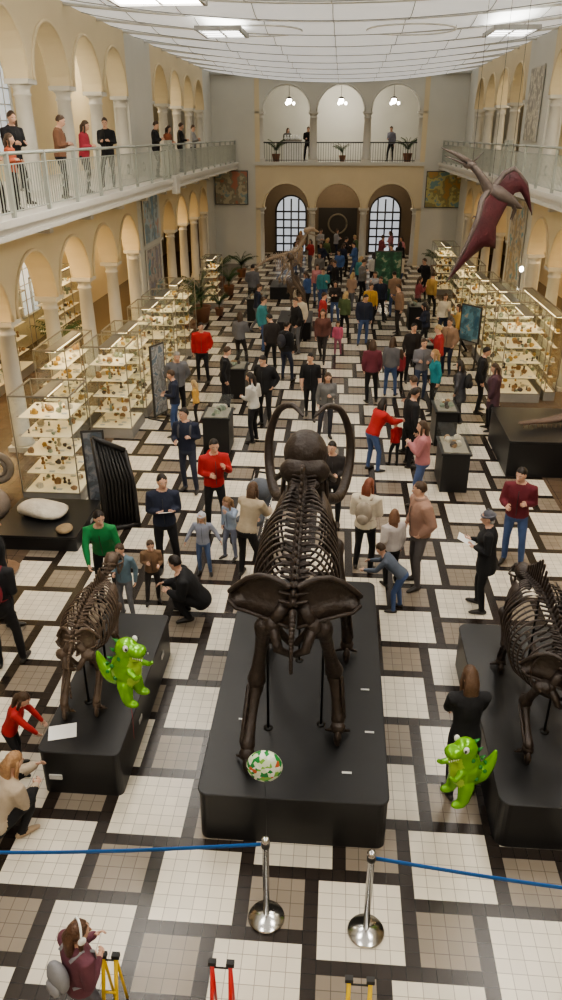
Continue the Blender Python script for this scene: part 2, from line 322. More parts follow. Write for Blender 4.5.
person('girl',-1.8,3.42,-35,1.3,(.14,.05,.07),(.1,.1,.12),(.1,.05,.028),1.8,arms=('hold','hold'),bulk=.025,extra=headphones,bag=(.25,.25,.27),yaw=-20)
pal=[K,K,DK,NV,NV,GR,(.2,.19,.18),(.38,.04,.04),(.25,.06,.07),TN,CR,(.06,.12,.28),(.06,.24,.26),(.34,.34,.36),(.1,.14,.06),(.5,.32,.1),(.45,.2,.22),(.28,.18,.12),(.55,.53,.5)]
far=[(-2.9,27.3),(-1.25,25.6),(2.2,27.3),(-2.94,22.8),(-2.45,24.7),(-1.3,24.4),(-.5,26.0),(.24,26.7),(-.1,28.9),(.53,30.9),(-.9,32.8),(-.4,34),(.04,37.2),(-2.3,40.2),(1,33),(1.45,30.9),(3.1,40.6),(3.1,29.9),(3.67,30.4),(2.94,25.1),(3.65,26.4),(3.3,22.3),(2.36,33.1),(-.6,31.3),(-2.8,18.4),(2.9,21.2),(-.7,42),(.3,41.3),(-2.2,44.7),(2.9,44.7),(-.9,39.5),(.8,39),(1.6,36),(-.9,36.2),(-.2,45.5),(3.7,33.6),(2.2,42),(4,24.8),(1.6,29.4),(-1.6,29.6),(2.2,30.3),(-3.5,31.2),(.9,35),
 (-.1,33),(-1.5,41.2),(.9,42.6),(2.6,38),(-1.9,38),(3.3,42.4),(.2,39.6),(-1.2,30.6),(2.8,35.4),(1.2,45),(-1.1,44.9)]
for i,(x,y) in enumerate(far):
    f=R.random()<.45; t=pal[(i*7+3)%len(pal)]
    person('woman' if f else 'man',x,y,R.choice([0,180,180,90,-90])+R.randint(-40,40),R.uniform(1.58,1.66) if f else R.uniform(1.68,1.8),t,R.choice([K,K,JN,JN,DK,NV,GR]),R.choice([HB,HB,HK,BL]),R.choice([.6,1,1.4]) if f else 0,fem=f,bulk=R.choice([.012,.025,.03]),pose=R.choice(['stand','stand','walk']),arms=R.choice([('down','down'),('hold','hold'),('pocket','pocket'),('hold','down'),('down','phone')]))
for x,y,fc,h,t,hl in ((-6.2,17.8,-80,1.68,(.2,.1,.06),0),(-6.6,16.2,-120,1.72,K,0),(-6.15,14.9,-90,1.3,(.4,.1,.05),1),(-6.2,14.1,-100,1.4,(.35,.08,.05),1),(-6.2,19.5,-90,1.6,(.35,.04,.06),1),(-6.3,21.8,180,1.7,K,0),(-6.2,27.2,-90,1.7,K,0),(-6.2,29.2,-110,1.6,(.3,.1,.05),1),(-6.2,31.4,-80,1.7,K,0),(-6.2,34.1,-90,1.65,(.3,.3,.3),0),(-1.9,45.2,180,1.7,K,0),(2.6,45.0,150,1.7,(.2,.2,.25),0),(-3.1,46.95,180,1.65,(.1,.1,.1),1),(-8.3,17.2,30,1.7,GR,0),(-8.0,20,-30,1.6,K,1)):
    person('woman' if hl else 'man',x,y,fc,h,t,K,HB,hl,z0=5.2,arms=('hold','hold') if y<44 else ('down','hold'))
person('man',-7.65,19.75,-90,1.7,(.4,.25,.1),K,HK,pose='sit',arms=('hold','hold'))
mb=MB(); mb.box(-.22,.22,-.8,.8,.34,.40); [mb.box(a-.04,a+.04,b-.04,b+.04,0,.34) for a in (-.17,.17) for b in (-.7,.7)]; mb.build('bench',[mat('bench_wood',(.2,.11,.05),.5)],(-7.7,19.75,0))
# ------------------------------------------------ skeletons
def bone(mb,a,b,r,re,n=12,m=0):
    a=V3(a);b=V3(b); mb.tube([a.lerp(b,t) for t in (0,.08,.2,.5,.8,.92,1)],[re,re*.95,r*1.15,r,r*1.2,re*.9,re],m,n,rnd=True)
def foot(mb,c,w,L,h,m=0):
    c=V3(c); mb.ell(c+V3((0,0,h*.75)),(w*.75,w*.75,h*.3),m); mb.ell(c+V3((0,-w*.6,h*.4)),(w*.4,w*.6,h*.38),m)
    for k in range(5):
        a=(k-2)*.38; d=V3((math.sin(a),math.cos(a),0)); p=c+V3((0,0,h*.7))+d*w*.3
        q=c+d*(w*.75)+V3((0,0,h*.38)); e=c+d*(w+L*(1-.1*abs(k-2)))+V3((0,0,h*.14))
        mb.tube([p,q],[w*.2,w*.17],m,8,rnd=True); mb.tube([q,e],[w*.19,w*.13],m,8,rnd=True)
def skeleton(name,cfg,loc,mats,rz=0):
    mb=MB(); sp=spl([(0,y,z) for y,z in cfg['spine']],8); L=[0]
    for a,b in zip(sp,sp[1:]): L.append(L[-1]+(b-a).length)
    n=cfg['nv']; S=cfg['s']; w=cfg['w']; tot=L[-1]
    def at(t):
        d=t*tot
        for i in range(len(L)-1):
            if L[i+1]>=d: k=(d-L[i])/(L[i+1]-L[i]+1e-9); return sp[i].lerp(sp[i+1],k),(sp[i+1]-sp[i]).normalized()
        return sp[-1],(sp[-1]-sp[-2]).normalized()
    for i in range(n):
        t=(i+.5)/n; p,d=at(t); up=d.cross(V3((-1,0,0))); 
        if up.z<0: up=-up
        r=.05*S; mb.tube([p-d*tot/n*.38,p,p+d*tot/n*.38],[r,r*.8,r],0,10)
        ln=float(np.interp(t,[0,.25,.6,.75,.85,1],cfg['proc']))*S
        mb.tube([p,p+(up-d*.5).normalized()*ln*.6,p+(up-d*.5).normalized()*ln],[(.018*S,.045*S),(.013*S,.032*S),(.02*S,.035*S)],0,8,ref=(1,0,0),rnd=True)
        for sx in (-1,1): mb.tube([p,p+V3((sx*.13*S,0,.03*S))],[(.03*S,.02*S),(.018*S,.014*S)],0,6,rnd=True)
    a0,a1=cfg['ribs']; nr=cfg['nr']
    for i in range(nr):
        t=a0+(a1-a0)*i/(nr-1); p,d=at(t); q=i/(nr-1); ww=w*float(np.interp(q,[0,.3,.65,1],[.72,1,.95,.55])); dd=cfg['depth']*float(np.interp(q,[0,.35,.8,1],[.62,.92,1,.85]))
        for sx in (-1,1):
            bk=-.28*dd*(1-q*.6)
            pts=spl([p,p+V3((sx*ww*.5,0,.02*S)),p+V3((sx*ww*.93,bk*.2,-dd*.22)),p+V3((sx*ww,bk*.55,-dd*.52)),p+V3((sx*ww*.82,bk*.85,-dd*.82)),p+V3((sx*ww*.35,bk*.8,-dd))],4)
            mb.tube(pts,[(.013*S,.026*S)]*len(pts),0,7,ref=(1,0,0))
    pa,_=at(a1); pb,_=at((a0+a1)/2)
    mb.tube([pa+V3((0,-.1,-cfg['depth']*.86)),pb+V3((0,0,-cfg['depth']*.99))],[(.05*S,.03*S),(.06*S,.02*S)],0,8,ref=(1,0,0),rnd=True)
    hy,hz=cfg['hip']; pw=cfg['pw']
    for sx in (-1,1):
        rows=[]
        for u in (0,.12,.3,.5,.7,.88,1):
            x=sx*(.05*S+pw*u); zt=hz+.10*S+.10*S*math.sin(math.pi*u)-.22*S*u*u; zb=hz-.30*S*(1-u)**1.2-.20*S*u-.04*S*u
            if u==1: zb=zt-.05*S
            rows.append([(x,hy+.02*S+.22*S*u-.10*S*v+.08*S*math.sin(math.pi*v),zt+(zb-zt)*v) for v in (0,.25,.5,.75,1)])
        mb.patch(rows,0,.035*S*sx)
        crest=[V3(r[0]) for r in rows]; mb.tube(crest,.03*S,0,8,rnd=True); mb.tube([V3(r[-1]) for r in rows],.02*S,0,8,rnd=True)
        ac=V3((sx*.2*S,hy,hz-.33*S)); mb.ell(ac,(.09*S,.1*S,.1*S)); mb.tube([V3((sx*.08*S,hy,hz-.1*S)),ac],[.07*S,.07*S],0,8)
        isc=V3((sx*.13*S,hy-.24*S,hz-.45*S)); mb.tube([ac,isc,V3((sx*.03*S,hy-.08*S,hz-.62*S))],[.055*S,.05*S,.035*S],0,8,rnd=True)
        mb.tube([ac,V3((sx*.03*S,hy+.05*S,hz-.58*S))],[.05*S,.035*S],0,8,rnd=True)
    for sx in (-1,1):
        a=V3((sx*w*.5,cfg['sh'][0]+.02,cfg['sh'][1]+.1*S)); g=V3(cfg['fl'][0 if sx<0 else 1][0])
        rows=[]
        for t in (0,.3,.6,1):
            c=a.lerp(g,t)+V3((sx*.06*S*math.sin(math.pi*t),0,0)); hw=.26*S*(1-t)+.06*S; rows.append([c+V3((0,hw*k,.02*S*(1-k*k))) for k in (-1,-.5,0,.5,1)])
        mb.patch(rows,0,.025*S); mb.tube([a,a.lerp(g,.5)+V3((sx*.09*S,0,0)),g+V3((sx*.03*S,0,0))],[.012*S,.03*S,.03*S],0,6)
    for key,(r1,e1,r2,e2) in (('hl',cfg['rh']),('fl',cfg['rf'])):
        for i,leg in enumerate(cfg[key]):
            a,b,c,f=[V3(q) for q in leg]; sx=-1 if i==0 else 1
            mb.ell(a,(e1*1.15,e1*1.15,e1*1.15)); bone(mb,a+V3((sx*e1*.5,0,0)),b,r1,e1); 
            if key=='hl': mb.ell(b+V3((0,e1*.9,.02*S)),(e1*.4,e1*.3,e1*.5))
            else: mb.tube([b+V3((0,-e1*1.2,.06*S)),b+V3((0,-e1*.6,-.05*S)),c],[e2*.7,e2*.6,e2*.4],0,8,rnd=True)
            bone(mb,b-V3((0,0,e1*.6)),c,r2,e2); mb.tube([b+V3((sx*e1*.8,-e1*.3,-.06*S)),c+V3((sx*e2*.8,0,.03*S))],r2*.45,0,6,rnd=True)
            foot(mb,f,cfg['fw'],cfg['fl_len'],c.z-f.z)
    tl=spl(cfg['tail'],6)
    for i,p in enumerate(tl): k=1-i/len(tl)*.75; mb.ell(p,(.04*S*k,.04*S*k,.045*S*k)); 
    for a,b in zip(tl,tl[1:]): mb.tube([a,b],.02*S,0,6)
    cfg['skull'](mb,S)
    for (x,y,z0,z1) in cfg['poles']: mb.tube([(x,y,z0),(x,y,z1)],.014,1,8); mb.tube([(x,y,z0),(x,y,z0+.012)],.05,1,12)
    return mb.build(name,mats,loc,rz)
def mam_skull(mb,S):
    c=V3((0,8.45,2.92)); mb.ell(c+V3((0,.05,.08)),(.27,.26,.3),0,None,18,14); mb.ell(c+V3((0,-.12,-.08)),(.31,.17,.2),0,None,16,10)
    mb.tube([c+V3((0,.12,.1)),c+V3((0,.32,-.25)),c+V3((0,.42,-.6))],[(.25,.2),(.2,.15),(.22,.12)],0,14,ref=(1,0,0),rnd=True)
    for sx in (-1,1):
        mb.tube(spl([c+V3((sx*.26,-.1,-.12)),c+V3((sx*.36,.08,-.28)),c+V3((sx*.3,.28,-.3)),c+V3((sx*.2,.3,-.22))],4),[.035]*13,0,8)
        mb.ell(c+V3((sx*.12,-.26,-.2)),(.07,.06,.06)); mb.tube([c+V3((sx*.12,.3,-.2)),c+V3((sx*.15,.42,-.62))],[.1,.105],0,12,rnd=True)
        mb.tube(spl([c+V3((sx*.26,-.02,-.22)),c+V3((sx*.27,-.05,-.5)),c+V3((sx*.2,.15,-.68)),c+V3((sx*.06,.42,-.7))],4),[(.03,.09)]*13,0,10,ref=(1,0,0))
        pts=spl([c+V3((sx*.15,.38,-.55)),(sx*.24,9.1,2.12),(sx*.44,9.45,1.98),(sx*.56,9.8,2.22),(sx*.57,9.95,2.65),(sx*.44,9.9,3.05),(sx*.24,9.7,3.2),(sx*.08,9.45,3.14)],6)
        mb.tube(pts,lin([.075,.078,.074,.068,.06,.05,.038,.018],len(pts)),0,12,rnd=True)
M_bone=mat('mammoth_bone',(.034,.023,.018),.45,var=.4,scale=7,bump=.6,bscale=14); M_pole=mat('support_iron',(.015,.015,.015),.4,.5)
mcfg=dict(spine=[(5.95,2.46),(6.3,2.62),(6.8,2.76),(7.3,2.84),(7.7,2.86),(8.0,2.8),(8.3,2.85)],nv=26,s=1.0,w=.44,proc=[.1,.13,.2,.34,.26,.12],ribs=(.16,.78),nr=17,depth=1.0,hip=(6.05,2.52),pw=.6,sh=(7.5,2.7),
 hl=[((-.24,6.1,2.14),(-.38,6.15,1.42),(-.44,5.75,.9),(-.44,5.7,.63)),((.24,6.1,2.14),(.42,6.35,1.42),(.48,6.2,.9),(.48,6.15,.63))],
 fl=[((-.36,7.75,2.15),(-.4,7.5,1.6),(-.42,7.62,.95),(-.42,7.62,.63)),((.36,7.75,2.15),(.5,7.45,1.6),(.58,7.55,.95),(.58,7.55,.63))],
 rh=(.062,.1,.05,.078),rf=(.06,.095,.048,.072),fw=.11,fl_len=.09,tail=[(0,5.95,2.4),(0,5.78,2.28),(0,5.7,2.1),(0,5.68,1.9)],skull=mam_skull,
 poles=[(-.28,6.3,.63,2.5),(.3,6.4,.63,2.5),(0,7.5,.63,2.8),(0,8.9,.63,2.5)])
skeleton('mammoth_skeleton',mcfg,(-.33,0,0),[M_bone,M_pole])
def rh_skull(cy,cz,k):
    def f(mb,S):
        c=V3((0,cy,cz)); mb.ell(c,(.15*k,.2*k,.15*k),0,None,14,10); mb.tube([c,c+V3((0,.3*k,-.1*k)),c+V3((0,.58*k,-.3*k))],[(.14*k,.13*k),(.1*k,.09*k),(.08*k,.06*k)],0,12,ref=(1,0,0),rnd=True)
        for sx in (-1,1):
            mb.tube(spl([c+V3((sx*.14*k,-.05,-.05)),c+V3((sx*.19*k,.15*k,-.14*k)),c+V3((sx*.1*k,.35*k,-.18*k))],4),.022*k,0,8); mb.ell(c+V3((sx*.1*k,.12*k,.04*k)),(.05*k,.06*k,.05*k))
            mb.tube(spl([c+V3((sx*.13*k,-.02,-.12*k)),c+V3((sx*.13*k,0,-.3*k)),c+V3((sx*.06*k,.5*k,-.42*k))],4),[(.02*k,.06*k)]*9,0,8,ref=(1,0,0))
    return f
rcfg=dict(spine=[(6.05,1.66),(6.4,1.8),(6.9,1.86),(7.4,1.86),(7.8,1.74),(8.1,1.66)],nv=26,s=.72,w=.46,proc=[.12,.16,.3,.48,.35,.15],ribs=(.15,.82),nr=17,depth=.78,hip=(6.2,1.7),pw=.38,sh=(7.45,1.72),
 hl=[((-.2,6.2,1.46),(-.3,6.38,1.12),(-.3,6.05,.82),(-.3,6.05,.6)),((.2,6.2,1.46),(.3,6.38,1.12),(.3,6.15,.82),(.3,6.15,.6))],
 fl=[((-.3,7.62,1.4),(-.3,7.42,1.08),(-.3,7.52,.8),(-.3,7.52,.6)),((.3,7.62,1.4),(.3,7.42,1.08),(.3,7.5,.8),(.3,7.5,.6))],
 rh=(.045,.075,.036,.056),rf=(.042,.068,.036,.052),fw=.085,fl_len=.06,tail=[(0,6.05,1.66),(0,5.88,1.55),(0,5.8,1.35),(0,5.78,1.15)],skull=rh_skull(8.2,1.62,.75),
 poles=[(0,6.5,.6,1.75),(0,7.45,.6,1.8)])
skeleton('rhinoceros_skeleton',rcfg,(2.42,0,0),[M_bone,M_pole])
M_bone2=mat('brown_bone',(.1,.068,.047),.55,var=.4,scale=9,bump=.5,bscale=16)
lcfg=dict(spine=[(6.35,1.6),(6.6,1.72),(7.0,1.74),(7.35,1.7),(7.6,1.62),(7.85,1.72)],nv=26,s=.6,w=.27,proc=[.1,.14,.2,.35,.22,.12],ribs=(.15,.8),nr=15,depth=.58,hip=(6.42,1.62),pw=.2,sh=(7.3,1.6),
 hl=[((-.13,6.42,1.42),(-.17,6.58,1.12),(-.17,6.32,.8),(-.17,6.32,.6)),((.13,6.42,1.42),(.17,6.62,1.12),(.17,6.4,.8),(.17,6.4,.6))],
 fl=[((-.17,7.4,1.4),(-.17,7.22,1.12),(-.17,7.3,.8),(-.17,7.3,.6)),((.17,7.4,1.4),(.17,7.25,1.12),(.17,7.38,.8),(.17,7.38,.6))],
 rh=(.036,.06,.03,.045),rf=(.034,.055,.03,.045),fw=.065,fl_len=.06,tail=[(0,6.35,1.6),(0,6.22,1.5),(0,6.16,1.3),(0,6.14,1.05)],skull=rh_skull(7.95,1.72,.6),
 poles=[(0,6.6,.6,1.7),(0,7.3,.6,1.65)])
skeleton('cave_bear_skeleton',lcfg,(-2.72,0,0),[M_bone2,M_pole])
M_bone3=mat('light_bone',(.42,.33,.25),.6,var=.2)
def small_dino(name,x,y,z,k,rz,mats):
    mb=MB(); pts=spl([(0,-1.1,.55),(0,-.7,.75),(0,-.2,.85),(0,.25,.95),(0,.5,1.25),(0,.62,1.5)],8)
    for i,p in enumerate(pts): q=i/len(pts); r=.02+.035*math.sin(math.pi*q); mb.ell(p,(r,r*1.1,r*1.2)); mb.tube([p,p+V3((0,-.03,.06+.06*math.sin(math.pi*q)))],[.012,.008],0,6)
    mb.tube(pts,.018,0,6)
    for i in range(14,28,1):
        p=pts[i]
        for sx in (-1,1): mb.tube(spl([p,p+V3((sx*.16,0,-.08)),p+V3((sx*.17,-.03,-.28)),p+V3((sx*.06,-.05,-.42))],3),.012,0,6)
    for sx in (-1,1):
        bone(mb,(sx*.12,-.25,.8),(sx*.16,-.05,.5),.025,.045); bone(mb,(sx*.16,-.05,.5),(sx*.16,-.25,.15),.02,.035); foot(mb,(sx*.16,-.2,.01),.05,.1,.15)
        bone(mb,(sx*.12,.3,.8),(sx*.18,.25,.6),.014,.022); bone(mb,(sx*.18,.25,.6),(sx*.15,.42,.55),.012,.018)
    mb.tube([(0,.58,1.48),(0,.75,1.52),(0,1.0,1.42)],[(.08,.09),(.075,.07),(.03,.025)],0,10,ref=(1,0,0),rnd=True); mb.tube([(0,.6,1.42),(0,.95,1.32)],[(.06,.02),(.025,.015)],0,8,ref=(1,0,0),rnd=True)
    mb.tube([(0,-.2,.005),(0,-.2,.8)],.012,1,6)
    mb.v=[tuple(k*c for c in v) for v in mb.v]; mb.build(name,mats,(x,y,z),rz)
# ------------------------------------------------ plinths
BLK=mat('plinth_black',(.016,.016,.017),.4,var=.15,scale=3,bump=.08,bscale=3); LAB=mat('label_white',(.6,.6,.58),.5)
def rbox(mb,x0,x1,y0,y1,z0,z1,r,m=0,ins=0):
    ring=[]
    for cx,cy,a0 in ((x1-r,y1-r,0),(x0+r,y1-r,90),(x0+r,y0+r,180),(x1-r,y0+r,270)):
        for k in range(6): a=math.radians(a0+18*k); ring.append((cx+r*math.cos(a),cy+r*math.sin(a),math.cos(a),math.sin(a)))
    mb.loft([[(x-ins*c,y-ins*d,z0) for x,y,c,d in ring],[(x-ins*c,y-ins*d,z1-.04) for x,y,c,d in ring],[(x,y,z1-.03) for x,y,c,d in ring],[(x,y,z1-.008) for x,y,c,d in ring],[(x-.008*c,y-.008*d,z1) for x,y,c,d in ring]],m,False)
def plinth(name,x0,x1,y0,y1,h,r=.12,labels=()):
    mb=MB(); rbox(mb,x0,x1,y0,y1,0,h,r,0,.012)
    for lx,lw in labels: mb.box(lx,lx+lw,y0-.006,y0+.02,h*.35,h*.35+.06,1)
    for k in range(2): mb.box(x1-.004,x1+.006,y0+.8+1.2*k,y0+.92+1.2*k,h*.5,h*.5+.06,1)
    return mb.build(name,[BLK,LAB])
plinth('mammoth_plinth',-1.24,.67,5.33,9.4,.63,.11); plinth('skeleton_plinth',-3.05,-2.15,5.8,8.4,.6,.08,((-2.95,.14),)); plinth('skeleton_plinth',1.75,3.9,5.45,8.5,.6,.13)
mb=MB(); 
for x,y in ((.2,5.7),(.45,6.3),(-.95,6.4),(.42,7.0)): mb.box(x,x+.1,y,y+.025,.632,.638)
mb.build('plinth_labels',[LAB])
plinth('fossil_plinth',3.65,6.2,14.8,17,.8,.05); plinth('rock_plinth',-5.9,-4.35,11.0,12.5,.28,.05); plinth('dinosaur_plinth',-2.1,-.9,26.3,28.3,.6,.05)
small_dino('dinosaur_skeleton',-1.5,27.4,.6,1.3,.3,[mat('dark_bone',(.1,.07,.05),.6),M_pole]); small_dino('dinosaur_skeleton',-2.2,34.3,.5,1.5,-1.0,[M_bone3,M_pole]); plinth('dinosaur_plinth',-3,-1.3,33.5,35.3,.5,.05)
mb=MB(); mb.tube(spl([(-1,0,.12),(-.5,.05,.12),(0,.1,.16),(.5,.1,.22),(.9,.05,.2)],4),[(k,k*.5) for k in lin([.06,.1,.16,.28,.26],17)],0,12,ref=(0,1,0),rnd=True)
for sx in (-1,1):
    mb.tube(spl([(.2,sx*.12,.2),(.5,sx*.32,.18),(.95,sx*.26,.14)],4),.05,0,8,rnd=True)
    for k in range(12): mb.tube([(-.95+k*.1,sx*(.06+k*.01),.1),(-.95+k*.1,sx*(.07+k*.01),.02)],[.014,.004],0,5)
mb.build('crocodile_skull_fossil',[mat('fossil_brown',(.16,.11,.085),.7,var=.3,bump=.8)],(5,15.8,.8),.2)
# ------------------------------------------------ rocks
def rock(name,c,r,col,noise=.22,seed=3):
    mb=MB(); rr=random.Random(seed); mb.ell((0,0,r[2]*.8),r,0,None,18,12,0); 
    mb.v=[(x*(1+noise*math.sin(5*x+seed)*math.cos(7*y)),y*(1+noise*math.sin(9*z+4*x)),max(0,z*(1+noise*math.sin(6*x+3*y+seed)))) for x,y,z in mb.v]
    mb.build(name,[mat(name+'_m%d'%seed,col,.85,var=.25,scale=5,bump=1,bscale=8)],c)
rock('pale_fossil_block',(-5.15,11.8,.28),(.48,.28,.14),(.6,.55,.46)); rock('rock_specimen',(-4.62,11.2,.28),(.17,.14,.09),(.3,.22,.13),seed=5)
rock('rock_specimen',(-6.35,12.2,0),(.3,.28,.3),(.25,.2,.16),seed=6); rock('rock_specimen',(-6.4,10.9,0),(.32,.28,.25),(.12,.08,.06),seed=8); rock('rock_specimen',(-5.5,10.2,0),(.5,.3,.1),(.2,.12,.07),seed=9)
mb=MB()
pts=[]; 
for k in range(60): a=k*.28; r=.06+.0175*a; pts.append((r*math.cos(a),0,r*math.sin(a)))
mb.tube(pts,lin([.02,.04,.07,.08],60),0,10,ref=(0,1,0),rnd=True); mb.build('ammonite_fossil',[mat('ammonite',(.3,.26,.22),.7,var=.3)],(-6.75,13.4,.44),.3)
mb=MB(); 
for k in range(9):
    t=k/8; mb.tube([(-.26+.065*k,0,.05),(-.26+.065*k+.04,.1,.9),(-.28+.06*k,.3,1.65-.25*t)],[.02,.03,.018],0,6)
mb.tube([(-.3,0,.04),(-.28,.08,.9),(-.3,.32,1.72)],.045,0,8); mb.tube([(.3,0,.04),(.3,.1,.8),(.24,.3,1.4)],.045,0,8); mb.tube([(-.3,.32,1.72),(.24,.3,1.4)],.05,0,8); mb.tube([(-.34,0,.04),(.34,0,.04)],.05,0,8)
mb.patch([[(-.28,.02,.08),(.28,.02,.08)],[(-.26,.12,.9),(.28,.12,.85)],[(-.28,.33,1.65),(.22,.31,1.36)]],0,.02); mb.tube([(0,.2,1.1),(0,.75,.03)],.03,0,8)
mb.build('baleen_rack',[mat('baleen_black',(.02,.018,.017),.5)],(-3.8,11.9,0),.5)
# ------------------------------------------------ display cases
WH=mat('case_frame',(.3,.28,.24),.4,.4); SH=mat('case_shelf',(.75,.68,.5),.4,emit=.22,ecol=(1,.78,.45)); LT=mat('case_light',(1,.85,.6),.5,emit=6,ecol=(1,.76,.42))  # shelves emit too: the warm case glow is put into their material
ITM=[mat('specimen_a',(.35,.22,.12),.7),mat('specimen_b',(.6,.55,.45),.6),mat('specimen_c',(.1,.08,.07),.5),mat('specimen_d',(.3,.35,.28),.6),mat('specimen_e',(.5,.32,.1),.6)]
def case(x0,x1,y0,y1,h,ns=5,base=.22,name='glass_display_case'):
    mb=MB(); w=.02
    mb.box(x0,x1,y0,y1,0,base,10); 
    for a,b,c,d in ((x0,x1,y0,y0+w),(x0,x1,y1-w,y1),(x0,x0+w,y0,y1),(x1-w,x1,y0,y1)): mb.box(a,b,c,d,h-.03,h,0); mb.box(a,b,c,d,base,base+.03,0)
    mb.add([(x0,y0,h-.012),(x1,y0,h-.012),(x1,y1,h-.012),(x0,y1,h-.012)],[(0,1,2,3)],1)
    xc=(x0+x1)/2; mb.box(xc-.11,xc+.11,y0+.1,y1-.1,h-.075,h-.05,8); mb.box(xc-.12,xc+.12,y0+.02,y1-.02,h-.05,h-.02,0)
    nx=max(1,round((x1-x0)/1.1)); ny=max(1,round((y1-y0)/1.1))
    for a in range(nx+1):
        for b in range(ny+1):
            if a in(0,nx) or b in(0,ny): x=x0+(x1-x0-w)*a/nx; y=y0+(y1-y0-w)*b/ny; mb.box(x,x+w,y,y+w,base,h-.03,0)
    for x in (x0+.008,x1-.008): mb.add([(x,y0,base),(x,y1,base),(x,y1,h-.03),(x,y0,h-.03)],[(0,1,2,3)],1)
    for y in (y0+.008,y1-.008): mb.add([(x0,y,base),(x1,y,base),(x1,y,h-.03),(x0,y,h-.03)],[(0,1,2,3)],1)
    for k in range(ns):
        z=base+.01+(h-.1-base)*k/ns
        if k==0: mb.box(x0+.04,x1-.04,y0+.04,y1-.04,z,z+.015,2)
        else:
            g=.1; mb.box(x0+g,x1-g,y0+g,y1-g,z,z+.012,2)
            for a,b in ((x0+.02,x0+g),(x1-g,x1-.02)): mb.box(a,b,y0+.2,y0+.22,z-.01,z,0); mb.box(a,b,y1-.22,y1-.2,z-.01,z,0)
        for q in range(int(8+11*(x1-x0)*(y1-y0))):
            r=R.uniform(.025,.075); x=R.uniform(x0+.16,x1-.16); y=R.uniform(y0+.16,y1-.16)
            if R.random()<.3: mb.box(x-.05,x+.05,y-.03,y+.03,z+.015,z+.03,9)
            elif R.random()<.35: mb.lathe([(r*.5,0),(r*.7,.02),(r*.3,r*1.2),(r*.6,r*2),(r*.2,r*2.4)],(x,y,z+.015),R.choice([3,4,5,6,7]),8)
            else: mb.ell((x,y,z+.015+r*.7),(r,r*R.uniform(.6,1),r*R.uniform(.6,1.3)),R.choice([3,4,5,6,7]),None,7,5,.4)
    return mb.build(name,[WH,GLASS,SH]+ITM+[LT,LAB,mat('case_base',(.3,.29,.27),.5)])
for c in ((-6.0,-4.85,12.8,13.9,2.2),(-6.75,-6.0,16.0,18.0,2.2),(-5.75,-4.75,16.4,17.6,2.2),(-5.75,-4.75,17.9,19.1,2.2),(-5.7,-4.7,20.2,21.4,2.3),(-5.7,-4.7,21.8,23,2.3),(-5.7,-4.7,23.8,25,2.3),(-9.9,-9.2,13.4,16.5,2.4),(-9.9,-9.2,18.5,22,2.4),(-9.9,-9.2,24,27,2.4),(-5.6,-4.9,31.2,32.6,2.0),
  (4.4,5.5,19.8,21.2,2.35),(4.4,5.5,21.5,22.9,2.35),(4.5,5.5,23.5,25,2.3),(4.4,5.4,26,27.6,2.2),(4.4,5.4,29,31,2.2),(8.6,9.3,15,19,2.4),(8.6,9.3,21,25,2.4),(5.65,5.95,20,24,2.3),(4.3,5.3,35,37,2.1)): case(*c)
def vit(x0,x1,y0,y1,h=.8,g=.35):
    mb=MB(); mb.box(x0+.03,x1-.03,y0+.03,y1-.03,0,h,0); mb.box(x0,x1,y0,y1,h,h+.04,0)
    for x in (x0+.01,x1-.01): mb.add([(x,y0,h),(x,y1,h),(x,y1,h+g),(x,y0,h+g)],[(0,1,2,3)],1)
    for y in (y0+.01,y1-.01): mb.add([(x0,y,h),(x1,y,h),(x1,y,h+g),(x0,y,h+g)],[(0,1,2,3)],1)
    mb.add([(x0,y0,h+g),(x1,y0,h+g),(x1,y1,h+g),(x0,y1,h+g)],[(0,1,2,3)],1)
    mb.box(x0+.06,x1-.06,y0+.06,y1-.06,h+.04,h+.055,2)
    for q in range(8): r=R.uniform(.04,.08); mb.ell((R.uniform(x0+.15,x1-.15),R.uniform(y0+.15,y1-.15),h+.05+r*.7),(r,r*.8,r),R.choice([3,4,5,6]),None,7,5,.3)
    mb.build('pedestal_display',[BLK,GLASS,mat('pedestal_bed',(.3,.28,.24),.7)]+ITM)
for c in ((-2.95,-2.3,15.6,16.4),(2.15,2.75,13.9,14.9),(2.3,2.85,16.4,17.3),(-3.1,-2.4,19.5,20.3),(2.4,3.3,23.2,24.2,.6,.3),(-3.5,-2.8,29,30),(2.6,3.4,28,28.9)): vit(*c)
# ------------------------------------------------ info panels / maps
def panelmat(name,c1,c2,c3,scale):
    m=bpy.data.materials.new(name); m.use_nodes=True; nt=m.node_tree; N=nt.nodes; b=N['Principled BSDF']; b.inputs['Roughness'].default_value=.5
    tc=N.new('ShaderNodeTexCoord'); no=N.new('ShaderNodeTexNoise'); no.inputs['Scale'].default_value=scale; no.inputs['Detail'].default_value=5; cr=N.new('ShaderNodeValToRGB'); cr.color_ramp.interpolation='CONSTANT'
    e=cr.color_ramp.elements; e[0].color=(*c1,1); e[1].position=.5; e[1].color=(*c2,1); x=e.new(.58); x.color=(*c3,1); x=e.new(.42); x.color=(*[k*.6 for k in c2],1)
    nt.links.new(tc.outputs['Object'],no.inputs['Vector']); nt.links.new(no.outputs['Fac'],cr.inputs[0]); nt.links.new(cr.outputs[0],b.inputs['Base Color']); return m
FR=mat('panel_frame',(.06,.055,.05),.4)
def board(name,x,y,z0,w,h,rz,m,stand=True,fr=None):
    mb=MB(); mb.box(-w/2,w/2,-.02,.02,z0,z0+h,0); mb.box(-w/2+.04,w/2-.04,-.028,.028,z0+.04,z0+h-.04,1)
    if stand:
        for sx in (-1,1): mb.box(sx*w*.4-.02,sx*w*.4+.02,-.02,.02,0,z0,0); mb.box(sx*w*.4-.03,sx*w*.4+.03,-.22,.22,0,.03,0)
    mb.build(name,[fr or FR,m],(x,y,0),rz)
